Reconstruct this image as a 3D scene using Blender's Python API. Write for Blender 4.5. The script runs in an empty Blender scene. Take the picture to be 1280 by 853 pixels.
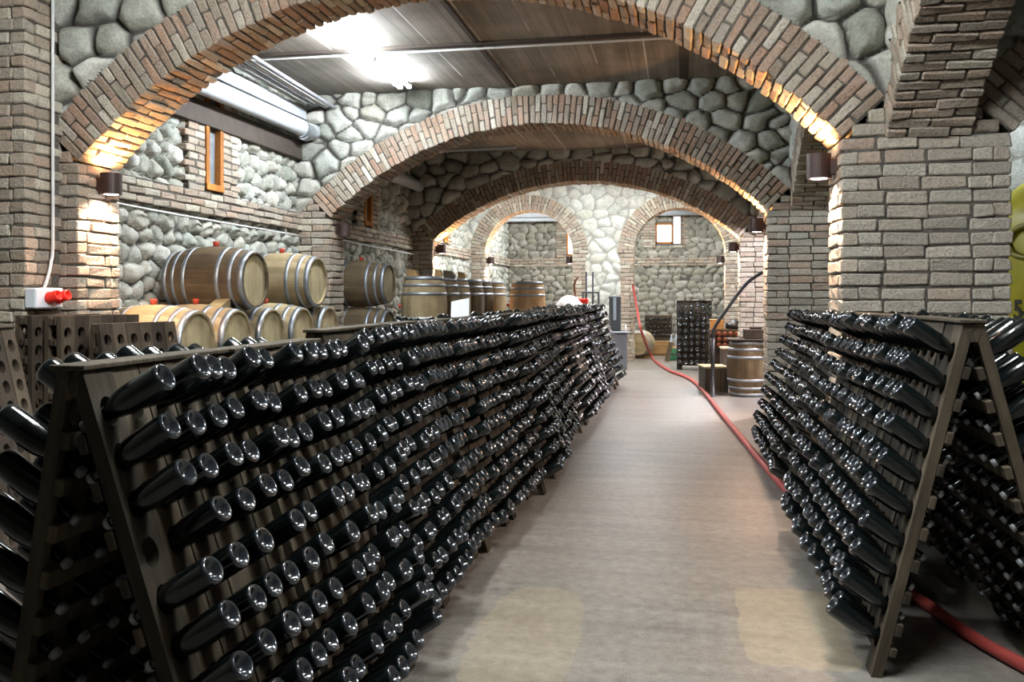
import bpy, math, random
import numpy as np
from mathutils import Matrix, Vector

random.seed(7)
RNG = np.random.default_rng(7)
SC = bpy.context.scene
COL = SC.collection
R = math.radians

# ------------------------------------------------------------------ camera
F_PX, PSI, H_CAM, VPY = 1100.0, R(10.81), 1.72, 370.0
cam = bpy.data.cameras.new('camera')
cam.sensor_width = 36.0
cam.lens = F_PX / 1280 * 36.0
cam.shift_y = -(426.5 - VPY) / 1280
cam.clip_end = 200
camo = bpy.data.objects.new('camera', cam)
COL.objects.link(camo)
camo.location = (0, 0, H_CAM)
camo.rotation_euler = (math.pi / 2, 0, PSI)
SC.camera = camo
SC.view_settings.view_transform = 'Standard'
SC.view_settings.look = 'None'
SC.view_settings.gamma = 1
SC.view_settings.use_curve_mapping = False
SC.view_settings.exposure = 0.0
try:
    SC.cycles.use_denoising = True
    SC.cycles.use_adaptive_sampling = True
    SC.cycles.adaptive_threshold = 0.02
    SC.cycles.max_bounces = 7
    SC.cycles.diffuse_bounces = 4
    SC.cycles.glossy_bounces = 3
    SC.cycles.sample_clamp_indirect = 8
    SC.cycles.caustics_reflective = False
    SC.cycles.caustics_refractive = False
except Exception:
    pass


def ray(px, py):
    a = (px - 640) / F_PX
    b = -(py - VPY) / F_PX
    s, c = math.sin(PSI), math.cos(PSI)
    return Vector((-s + c * a, c + s * a, b))


def at(px, py, Y):
    d = ray(px, py)
    t = Y / d.y
    return Vector((d.x * t, Y, H_CAM + d.z * t))


def fl(px, py, z=0.0):
    d = ray(px, py)
    t = (z - H_CAM) / d.z
    return Vector((d.x * t, d.y * t, z))


def proj(p):
    s, c = math.sin(PSI), math.cos(PSI)
    D = p[1] * c - p[0] * s
    if D < 0.05:
        return None
    return (640 + F_PX * (p[0] * c + p[1] * s) / D, VPY - F_PX * (p[2] - H_CAM) / D, D)


# ------------------------------------------------------------------ materials
def lin(h):
    h = h.lstrip('#')
    out = []
    for i in (0, 2, 4):
        v = int(h[i:i + 2], 16) / 255
        out.append(v / 12.92 if v <= 0.04045 else ((v + 0.055) / 1.055) ** 2.4)
    return (*out, 1.0)


class NT:
    def __init__(self, name):
        self.m = bpy.data.materials.new(name)
        self.m.use_nodes = True
        self.t = self.m.node_tree
        self.b = self.t.nodes['Principled BSDF']

    def n(self, typ, **kw):
        nd = self.t.nodes.new(typ)
        for k, v in kw.items():
            setattr(nd, k, v)
        return nd

    def l(self, a, b):
        self.t.links.new(a, b)

    def coord(self, scale=(1, 1, 1), kind='Object'):
        tc = self.n('ShaderNodeTexCoord')
        mp = self.n('ShaderNodeMapping')
        mp.inputs['Scale'].default_value = scale
        self.l(tc.outputs[kind], mp.inputs['Vector'])
        return mp.outputs['Vector']

    def noise(self, scale, detail=4, vec=None, rough=0.6):
        nd = self.n('ShaderNodeTexNoise')
        nd.inputs['Scale'].default_value = scale
        nd.inputs['Detail'].default_value = detail
        nd.inputs['Roughness'].default_value = rough
        if vec is not None:
            self.l(vec, nd.inputs['Vector'])
        return nd.outputs['Fac']

    def ramp(self, fac, stops, interp='LINEAR'):
        r = self.n('ShaderNodeValToRGB')
        cr = r.color_ramp
        cr.interpolation = interp
        while len(cr.elements) < len(stops):
            cr.elements.new(0.5)
        for e, (p, c) in zip(cr.elements, stops):
            e.position = p
            e.color = c if not isinstance(c, str) else lin(c)
        self.l(fac, r.inputs['Fac'])
        return r.outputs['Color']

    def mix(self, fac, a, b, mode='MIX'):
        m = self.n('ShaderNodeMix', data_type='RGBA', blend_type=mode)
        for sock, v in ((m.inputs[0], fac), (m.inputs[6], a), (m.inputs[7], b)):
            if isinstance(v, (int, float)):
                sock.default_value = v
            elif isinstance(v, str):
                sock.default_value = lin(v)
            elif isinstance(v, tuple):
                sock.default_value = v
            else:
                self.l(v, sock)
        return m.outputs[2]

    def math(self, op, a, b=None, clamp=False):
        m = self.n('ShaderNodeMath', operation=op, use_clamp=clamp)
        for i, v in enumerate((a, b)):
            if v is None:
                continue
            if isinstance(v, (int, float)):
                m.inputs[i].default_value = v
            else:
                self.l(v, m.inputs[i])
        return m.outputs[0]

    def attr(self, name):
        a = self.n('ShaderNodeAttribute')
        a.attribute_name = name
        return a.outputs['Fac']

    def bump(self, h, strength=0.4, dist=0.02):
        b = self.n('ShaderNodeBump')
        b.inputs['Strength'].default_value = strength
        b.inputs['Distance'].default_value = dist
        self.l(h, b.inputs['Height'])
        self.l(b.outputs['Normal'], self.b.inputs['Normal'])

    def out(self, color=None, rough=0.8, metal=0.0, spec=0.5):
        if color is not None:
            if isinstance(color, (str, tuple)):
                self.b.inputs['Base Color'].default_value = lin(color) if isinstance(color, str) else color
            else:
                self.l(color, self.b.inputs['Base Color'])
        if isinstance(rough, (int, float)):
            self.b.inputs['Roughness'].default_value = rough
        else:
            self.l(rough, self.b.inputs['Roughness'])
        self.b.inputs['Metallic'].default_value = metal
        self.b.inputs['Specular IOR Level'].default_value = spec
        return self.m


def brick_mat(name, stops, dust='#9a978d', dust_amt=0.4):
    t = NT(name)
    c = t.ramp(t.attr('rnd'), stops)
    v = t.coord()
    n1 = t.noise(9, 6, v)
    n2 = t.noise(55, 5, v)
    c = t.mix(t.math('MULTIPLY', t.ramp(n1, [(0.42, (0, 0, 0, 1)), (0.7, (1, 1, 1, 1))]), dust_amt), c, dust)
    c = t.mix(0.4, c, t.ramp(n2, [(0.3, '#6a645c'), (0.6, '#ffffff')]), 'MULTIPLY')
    t.bump(t.math('ADD', n2, t.math('MULTIPLY', n1, 1.2)), 0.9, 0.02)
    return t.out(c, 0.92, spec=0.2)


M = {}
M['brick'] = brick_mat('brick_grey', [(0.0, '#a39c8f'), (0.18, '#b5ad9f'), (0.36, '#a89f90'), (0.54, '#b9b4a6'), (0.72, '#b0a493'), (0.84, '#9c968a'), (0.94, '#b39b88'), (1.0, '#c4bcac')])
M['brick_red'] = brick_mat('brick_red', [(0.0, '#8b7d6c'), (0.13, '#b09682'), (0.26, '#a39c8e'), (0.39, '#b09079'), (0.5, '#948371'), (0.62, '#bcb4a4'), (0.74, '#a58470'), (0.87, '#a79c8c'), (1.0, '#d8cfbe')], dust_amt=0.36)
M['brick_warm'] = brick_mat('brick_warm', [(0.0, '#8d8373'), (0.18, '#b19f8d'), (0.36, '#a19a8d'), (0.52, '#b09985'), (0.68, '#9d9080'), (0.84, '#b9b2a1'), (1.0, '#c4baa6')], dust_amt=0.35)


def mortar_mat():
    t = NT('mortar')
    n = t.noise(30, 5, t.coord())
    t.bump(n, 0.6, 0.02)
    return t.out(t.ramp(n, [(0.3, '#45413b'), (0.7, '#67635c')]), 0.95, spec=0.1)


M['mortar'] = mortar_mat()


def stone_mat(name, stops, mortar):
    t = NT(name)
    c = t.ramp(t.attr('rnd'), stops)
    v = t.coord()
    n1 = t.noise(6, 6, v)
    n2 = t.noise(40, 6, v)
    c = t.mix(0.5, c, t.ramp(n1, [(0.3, '#a2a59e'), (0.65, '#ffffff')]), 'MULTIPLY')
    c = t.mix(0.4, c, t.ramp(n2, [(0.3, '#7c7c78'), (0.6, '#ffffff')]), 'MULTIPLY')
    g = t.ramp(t.attr('gap'), [(0.04, (0, 0, 0, 1)), (0.24, (1, 1, 1, 1))])
    c = t.mix(g, mortar, c)
    t.bump(t.math('ADD', n2, n1), 0.5, 0.015)
    return t.out(c, 0.9, spec=0.25)


STONES = [(0.0, '#9c9c92'), (0.16, '#c2c1b7'), (0.32, '#a9aaa0'), (0.48, '#c8c4b8'), (0.62, '#8f9286'), (0.76, '#b9bbb3'), (0.88, '#a39f90'), (1.0, '#d6d5cc')]
M['stone'] = stone_mat('river_stone', STONES, '#4d4b46')
M['stone_pale'] = stone_mat('pale_stone', [(0.0, '#b2b4ab'), (0.3, '#cbccc4'), (0.6, '#bdbbae'), (1.0, '#d6d7d1')], '#8b8982')
M['stone_back'] = stone_mat('back_stone', [(0.0, '#827f73'), (0.3, '#a19c90'), (0.6, '#939080'), (1.0, '#b3aea2')], '#4a4842')


def floor_mat():
    t = NT('concrete_floor')
    tc = t.n('ShaderNodeTexCoord')
    o = tc.outputs['Object']
    n1 = t.noise(0.9, 6, o, 0.65)
    n2 = t.noise(14, 6, o, 0.7)
    n3 = t.noise(120, 3, o)
    mp = t.n('ShaderNodeMapping')
    mp.inputs['Scale'].default_value = (0.35, 3.2, 1)
    t.l(o, mp.inputs['Vector'])
    n4 = t.noise(1.6, 5, mp.outputs['Vector'])
    c = t.ramp(n1, [(0.25, '#89867f'), (0.5, '#9b968e'), (0.75, '#938a80')])
    c = t.mix(0.5, c, t.ramp(n4, [(0.3, '#8f8c86'), (0.65, '#ffffff')]), 'MULTIPLY')
    c = t.mix(0.65, c, t.ramp(n2, [(0.3, '#8a8782'), (0.65, '#ffffff')]), 'MULTIPLY')
    c = t.mix(0.45, c, t.ramp(n3, [(0.35, '#777777'), (0.6, '#ffffff')]), 'MULTIPLY')
    # worn patches with edges of their own
    sep = t.n('ShaderNodeSeparateXYZ')
    nw = t.n('ShaderNodeTexNoise')
    nw.inputs['Scale'].default_value = 5
    t.l(o, nw.inputs['Vector'])
    add = t.n('ShaderNodeMixRGB', blend_type='LINEAR_LIGHT')
    add.inputs[0].default_value = 0.05
    t.l(o, add.inputs[1])
    t.l(nw.outputs['Color'], add.inputs[2])
    t.l(add.outputs[0], sep.inputs[0])

    def patch(cx, cy, hx, hy, pw, edge=0.1):
        u = t.math('DIVIDE', t.math('SUBTRACT', sep.outputs[0], cx), hx)
        v = t.math('DIVIDE', t.math('SUBTRACT', sep.outputs[1], cy), hy)
        d = t.math('ADD', t.math('POWER', t.math('ABSOLUTE', u), pw), t.math('POWER', t.math('ABSOLUTE', v), pw))
        return t.ramp(d, [(0.0, (1, 1, 1, 1)), (1 - edge, (1, 1, 1, 1)), (1.0, (0, 0, 0, 1))])
    p1 = patch(-0.76, 4.4, 0.27, 0.75, 3.0)
    p2 = patch(0.57, 4.8, 0.27, 0.56, 8.0)
    pc = t.ramp(n2, [(0.3, '#978a70'), (0.6, '#ab9c7d'), (0.8, '#a88a5c')])
    c = t.mix(t.math('MULTIPLY', p1, 0.28), c, pc)
    c = t.mix(t.math('MULTIPLY', p2, 0.42), c, pc)
    rg = 0.31
    t.bump(t.math('ADD', n2, t.math('MULTIPLY', n3, 0.4)), 0.25, 0.01)
    return t.out(c, rg, spec=0.5)


M['floor'] = floor_mat()


def ceiling_mat():
    t = NT('board_marked_concrete')
    o = t.coord()
    st = t.coord((7, 0.22, 1))
    n1 = t.noise(1, 7, st, 0.75)
    n2 = t.noise(0.55, 5, o)
    sep = t.n('ShaderNodeSeparateXYZ')
    t.l(o, sep.inputs[0])
    fr = t.math('FRACT', t.math('DIVIDE', sep.outputs[0], 0.62))
    c = t.ramp(n1, [(0.3, '#68635b'), (0.5, '#807a71'), (0.72, '#9a958d')])
    c = t.mix(0.7, c, t.ramp(n2, [(0.35, '#8d8478'), (0.62, '#ffffff')]), 'MULTIPLY')
    c = t.mix(0.8, c, t.ramp(fr, [(0.0, '#57514a'), (0.022, '#ffffff'), (1.0, '#ffffff')]), 'MULTIPLY')
    ln = t.ramp(fr, [(0.0, (0, 0, 0, 1)), (0.30, (0, 0, 0, 1)), (0.31, (1, 1, 1, 1)), (0.325, (1, 1, 1, 1)), (0.335, (0, 0, 0, 1)), (1.0, (0, 0, 0, 1))])
    mk = t.ramp(t.noise(1.1, 4, t.coord((1.5, 0.5, 1))), [(0.45, (0, 0, 0, 1)), (0.6, (0.8, 0.8, 0.8, 1))])
    c = t.mix(t.math('MULTIPLY', ln, mk), c, '#d9d7d1')
    t.bump(n1, 0.3, 0.015)
    return t.out(c, 0.75, spec=0.3)


M['ceiling'] = ceiling_mat()


def wood_mat(name, stops, axis=(14, 14, 0.7), rough=0.8, bump=0.35):
    t = NT(name)
    n1 = t.noise(3.0, 6, t.coord(axis), 0.65)
    n2 = t.noise(2.2, 5, t.coord())
    r = t.attr('rnd')
    c = t.ramp(t.math('ADD', t.math('MULTIPLY', n1, 0.65), t.math('MULTIPLY', r, 0.35)), stops)
    c = t.mix(0.5, c, t.ramp(n2, [(0.35, '#6f675b'), (0.65, '#ffffff')]), 'MULTIPLY')
    t.bump(n1, bump, 0.01)
    return t.out(c, rough, spec=0.25)


M['rack_wood'] = wood_mat('weathered_rack_wood', [(0.25, '#29241c'), (0.5, '#413a2f'), (0.7, '#584f40'), (0.9, '#695f4e')])
M['dark_wood'] = wood_mat('dark_wood', [(0.25, '#2e2720'), (0.5, '#463c31'), (0.8, '#5f5344')])
M['stand_wood'] = wood_mat('plain_timber', [(0.25, '#7c6546'), (0.5, '#96784f'), (0.8, '#a98a5d')])
M['oak_dark'] = wood_mat('oak_stained', [(0.2, '#42362a'), (0.5, '#63543f'), (0.8, '#827257')], (10, 10, 0.8))
M['oak_light'] = wood_mat('oak_pale', [(0.2, '#7d6c50'), (0.5, '#9f8d6b'), (0.8, '#b9a887')], (10, 10, 0.8))
M['oak_lit'] = wood_mat('oak_lit', [(0.2, '#c49a6a'), (0.5, '#dab183'), (0.8, '#e8c79d')], (10, 10, 0.8))  # oak with the strong light on one barrel lightened into its colour
M['oak_head'] = wood_mat('oak_head', [(0.2, '#968765'), (0.5, '#b5a680'), (0.8, '#cabd9b')], (1, 14, 14))
M['window_wood'] = wood_mat('window_timber', [(0.2, '#9a5f28'), (0.5, '#b8783a'), (0.8, '#cf9352')])


def simple(name, color, rough=0.5, metal=0.0, spec=0.5, nscale=20, namt=0.25, bump=0.0):
    t = NT(name)
    n = t.noise(nscale, 4, t.coord())
    c = t.mix(namt, color, t.ramp(n, [(0.3, '#555555'), (0.65, '#ffffff')]), 'MULTIPLY')
    if bump:
        t.bump(n, bump, 0.01)
    return t.out(c, rough, metal, spec)


def bottle_mat(name, col, rough, coat):
    t = NT(name)
    n = t.noise(25, 4, t.coord())
    t.l(t.ramp(n, [(0.35, (rough, rough, rough, 1)), (0.7, (rough * 2.2, rough * 2.2, rough * 2.2, 1))]), t.b.inputs['Roughness'])
    t.b.inputs['Base Color'].default_value = col
    t.b.inputs['Specular IOR Level'].default_value = 0.5
    t.b.inputs['IOR'].default_value = 1.52
    t.b.inputs['Coat Weight'].default_value = coat
    t.b.inputs['Coat Roughness'].default_value = 0.05
    return t.m


M['glass'] = bottle_mat('dark_green_bottle_glass', (0.004, 0.006, 0.006, 1), 0.10, 0.0)
M['punt'] = bottle_mat('bottle_base_glass', (0.016, 0.020, 0.024, 1), 0.1, 0.5)
M['cap'] = simple('crown_cap_metal', '#8e9093', 0.4, 0.4, namt=0.2)
M['hoop'] = simple('galvanised_hoop', '#a3a9ae', 0.42, 0.75, nscale=12, namt=0.35)
M['bung'] = simple('red_bung', '#b3412a', 0.6, namt=0.1)
M['sconce'] = simple('brown_painted_metal', '#33221e', 0.5, 0.2, namt=0.1)
M['pvc'] = simple('white_pvc', '#b4b8bb', 0.45, nscale=6, namt=0.12)
M['cable_grey'] = simple('grey_cable', '#8f8f92', 0.6, namt=0.1)
M['cable_white'] = simple('white_cable', '#d2d2d0', 0.6, namt=0.1)
M['red_plastic'] = simple('red_plastic', '#e02a1c', 0.35, namt=0.05)
M['box_plastic'] = simple('white_box_plastic', '#d4d8de', 0.45, namt=0.06)
M['hose_red'] = simple('red_rubber_hose', '#a8453f', 0.5, nscale=8, namt=0.2)
M['hose_black'] = simple('black_rubber_hose', '#191a1c', 0.45, namt=0.1)
M['paper'] = simple('white_paper', '#e6e9ee', 0.8, namt=0.04)
M['tank'] = simple('yellow_painted_steel', '#b6ae22', 0.42, nscale=5, namt=0.18)
M['tank_ring'] = simple('olive_painted_steel', '#8d8420', 0.45, namt=0.15)
M['ink'] = simple('black_lettering', '#1c1a14', 0.6, namt=0.05)
M['green_plastic'] = simple('green_plastic', '#2d6b45', 0.5, namt=0.1)
M['steel'] = simple('grey_painted_steel', '#70757a', 0.45, 0.4, namt=0.2)
M['steel_dark'] = simple('dark_steel', '#42464a', 0.5, 0.4, namt=0.2)
M['white_plastic'] = simple('white_plastic', '#e4dfe2', 0.4, namt=0.05)
M['brown_metal'] = simple('brown_pipe', '#6e4a33', 0.5, namt=0.15)
M['copper'] = simple('amber_glass', '#7a3f28', 0.3, namt=0.3)
M['clear_glass'] = simple('pale_bottle_glass', '#a9b7c4', 0.15, 0.3, namt=0.2)
M['card'] = simple('cardboard', '#a8824f', 0.85, namt=0.15)
M['dark_board'] = simple('dark_beam_paint', '#3d332b', 0.85, nscale=5, namt=0.4)
M['pane_grey'] = simple('dusty_window_glass', '#7d8488', 0.3, nscale=9, namt=0.45)
M['plaster'] = simple('grey_plaster', '#8b8881', 0.9, nscale=3, namt=0.3)


def emit_mat(name, col, s):
    t = NT(name)
    t.b.inputs['Base Color'].default_value = (0.8, 0.8, 0.8, 1)
    t.b.inputs['Emission Color'].default_value = (*col, 1)
    t.b.inputs['Emission Strength'].default_value = s
    return t.m


M['tube'] = emit_mat('fluorescent_tube', (0.88, 0.95, 1.0), 330)
M['glow_warm'] = emit_mat('sconce_lamp_warm', (1.0, 0.62, 0.28), 12)
M['glow_white'] = emit_mat('sconce_lamp_white', (1.0, 0.86, 0.84), 14)
M['daylight'] = emit_mat('daylit_window_pane', (0.98, 0.95, 1.0), 4.5)


# ------------------------------------------------------------------ mesh helpers
class MB:
    def __init__(self):
        self.v, self.f, self.mi, self.r = [], [], [], []

    def add(self, vs, fs, mi=0, r=None):
        b = len(self.v)
        self.v += [tuple(p) for p in vs]
        rr = random.random() if r is None else r
        for q in fs:
            self.f.append(tuple(i + b for i in q))
            self.mi.append(mi)
            self.r.append(rr)

    def box(self, x0, x1, y0, y1, z0, z1, mi=0, r=None, ch=0.0, M4=None):
        if ch <= 0:
            vs = [(x, y, z) for x in (x0, x1) for y in (y0, y1) for z in (z0, z1)]
            fs = [(0, 1, 3, 2), (4, 6, 7, 5), (0, 4, 5, 1), (2, 3, 7, 6), (0, 2, 6, 4), (1, 5, 7, 3)]
        else:
            P = np.array([[[(x, y, z) for z in (z0, z1)] for y in (y0, y1)] for x in (x0, x1)], float)
            vs, fs = chamfered(P[None], np.array([ch]))
            vs = [tuple(p) for p in vs]
        if M4 is not None:
            vs = [tuple(M4 @ Vector(p)) for p in vs]
        self.add(vs, fs, mi, r)

    def lathe(self, prof, n=24, mi=0, M4=None, r=None, close=False, mis=None, a0=0.0, a1=2 * math.pi, per_face_r=None):
        full = abs(a1 - a0 - 2 * math.pi) < 1e-6
        m = n if full else n + 1
        vs, fs, ml, rl = [], [], [], []
        for i in range(m):
            a = a0 + (a1 - a0) * i / n
            c, s = math.cos(a), math.sin(a)
            for (rad, z) in prof:
                vs.append((rad * c, rad * s, z))
        k = len(prof)
        for i in range(n):
            j = (i + 1) % m
            for p in range(k - 1 if not close else k):
                q = (p + 1) % k
                fs.append((i * k + p, j * k + p, j * k + q, i * k + q))
                ml.append(mi if mis is None else mis[p])
                rl.append(None if per_face_r is None else per_face_r(i))
        if M4 is not None:
            vs = [tuple(M4 @ Vector(p)) for p in vs]
        b = len(self.v)
        self.v += vs
        rr = random.random() if r is None else r
        for q, mm, r1 in zip(fs, ml, rl):
            self.f.append(tuple(x + b for x in q))
            self.mi.append(mm)
            self.r.append(rr if r1 is None else r1)

    def tube(self, pts, rad, n=10, mi=0, cap=True):
        pts = [Vector(p) for p in pts]
        rings = []
        up = Vector((0, 0, 1))
        prev = None
        for i, p in enumerate(pts):
            t = (pts[min(i + 1, len(pts) - 1)] - pts[max(i - 1, 0)]).normalized()
            if prev is None:
                s = t.cross(up)
                if s.length < 0.05:
                    s = t.cross(Vector((1, 0, 0)))
            else:
                s = prev - t * prev.dot(t)
            s.normalize()
            prev = s
            w = t.cross(s)
            rr = rad(i / (len(pts) - 1)) if callable(rad) else rad
            rings.append([p + (s * math.cos(2 * math.pi * k / n) + w * math.sin(2 * math.pi * k / n)) * rr for k in range(n)])
        vs = [q for rg in rings for q in rg]
        fs = []
        for i in range(len(rings) - 1):
            for k in range(n):
                fs.append((i * n + k, i * n + (k + 1) % n, (i + 1) * n + (k + 1) % n, (i + 1) * n + k))
        if cap:
            fs.append(tuple(range(n)))
            fs.append(tuple((len(rings) - 1) * n + k for k in range(n)))
        self.add(vs, fs, mi)

    def bar(self, a, b, w, h, mi=0, up=(0, 0, 1)):
        a, b = Vector(a), Vector(b)
        t = (b - a).normalized()
        s = t.cross(Vector(up))
        if s.length < 1e-3:
            s = t.cross(Vector((1, 0, 0)))
        s.normalize()
        u = s.cross(t)
        P = np.array([[[tuple(e + s * w / 2 * i + u * h / 2 * j) for j in (-1, 1)] for i in (-1, 1)] for e in (a, b)], float)
        vs, fs = chamfered(P[None], np.array([min(w, h) * 0.12]))
        self.add([tuple(p) for p in vs], fs, mi)

    def mesh(self, name, mats, smooth=False):
        me = bpy.data.meshes.new(name)
        me.from_pydata(self.v, [], self.f)
        for m in mats:
            me.materials.append(M[m])
        me.polygons.foreach_set('material_index', self.mi)
        if smooth:
            me.polygons.foreach_set('use_smooth', [True] * len(self.f))
        a = me.attributes.new('rnd', 'FLOAT', 'FACE')
        a.data.foreach_set('value', self.r)
        me.update()
        return me

    def build(self, name, mats, parent=None, smooth=False, M4=None):
        if isinstance(mats, str):
            mats = [mats]
        o = bpy.data.objects.new(name, self.mesh(name, mats, smooth))
        COL.objects.link(o)
        if parent is not None:
            o.parent = parent
        if M4 is not None:
            o.matrix_local = M4
        return o


# chamfered hexahedra, many at once: P (N,2,2,2,3) corners, ch (N,) chamfer
_cv = [(i, j, k, a) for i in (0, 1) for j in (0, 1) for k in (0, 1) for a in (0, 1, 2)]
_vid = {c: n for n, c in enumerate(_cv)}


def _chf():
    F = []
    for a in range(3):
        b, c = [x for x in range(3) if x != a]
        for s in (0, 1):
            q = []
            for (p, r_) in ((0, 0), (1, 0), (1, 1), (0, 1)):
                idx = [0, 0, 0]
                idx[a], idx[b], idx[c] = s, p, r_
                q.append(_vid[(*idx, a)])
            F.append(q)
    for a in range(3):          # edges along axis a
        b, c = [x for x in range(3) if x != a]
        for p in (0, 1):
            for r_ in (0, 1):
                i0, i1 = [0, 0, 0], [0, 0, 0]
                i0[b] = i1[b] = p
                i0[c] = i1[c] = r_
                i1[a] = 1
                F.append([_vid[(*i0, b)], _vid[(*i1, b)], _vid[(*i1, c)], _vid[(*i0, c)]])
    T = []
    for i in (0, 1):
        for j in (0, 1):
            for k in (0, 1):
                T.append([_vid[(i, j, k, 0)], _vid[(i, j, k, 1)], _vid[(i, j, k, 2)]])
    return F, T


CHF, CHT = _chf()


def ch_verts(P, ch):
    N = P.shape[0]
    L = np.stack([np.linalg.norm(P[:, 1] - P[:, 0], axis=-1).mean((1, 2)),
                  np.linalg.norm(P[:, :, 1] - P[:, :, 0], axis=-1).mean((1, 2)),
                  np.linalg.norm(P[:, :, :, 1] - P[:, :, :, 0], axis=-1).mean((1, 2))], 1)
    s = np.clip(ch[:, None] / np.maximum(L, 1e-6), 0, 0.45)
    out = np.empty((N, 24, 3))
    for n, (i, j, k, a) in enumerate(_cv):
        t = []
        for ax, bit in enumerate((i, j, k)):
            if ax == a:
                t.append(np.full(N, float(bit)))
            else:
                t.append(s[:, ax] if bit == 0 else 1 - s[:, ax])
        acc = 0
        for x in (0, 1):
            for y in (0, 1):
                for z in (0, 1):
                    w = (t[0] if x else 1 - t[0]) * (t[1] if y else 1 - t[1]) * (t[2] if z else 1 - t[2])
                    acc = acc + w[:, None] * P[:, x, y, z]
        out[:, n] = acc
    return out


def chamfered(P, ch):
    v = ch_verts(P, ch)[0]
    return v, [tuple(q) for q in CHF] + [tuple(q) for q in CHT]


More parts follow.
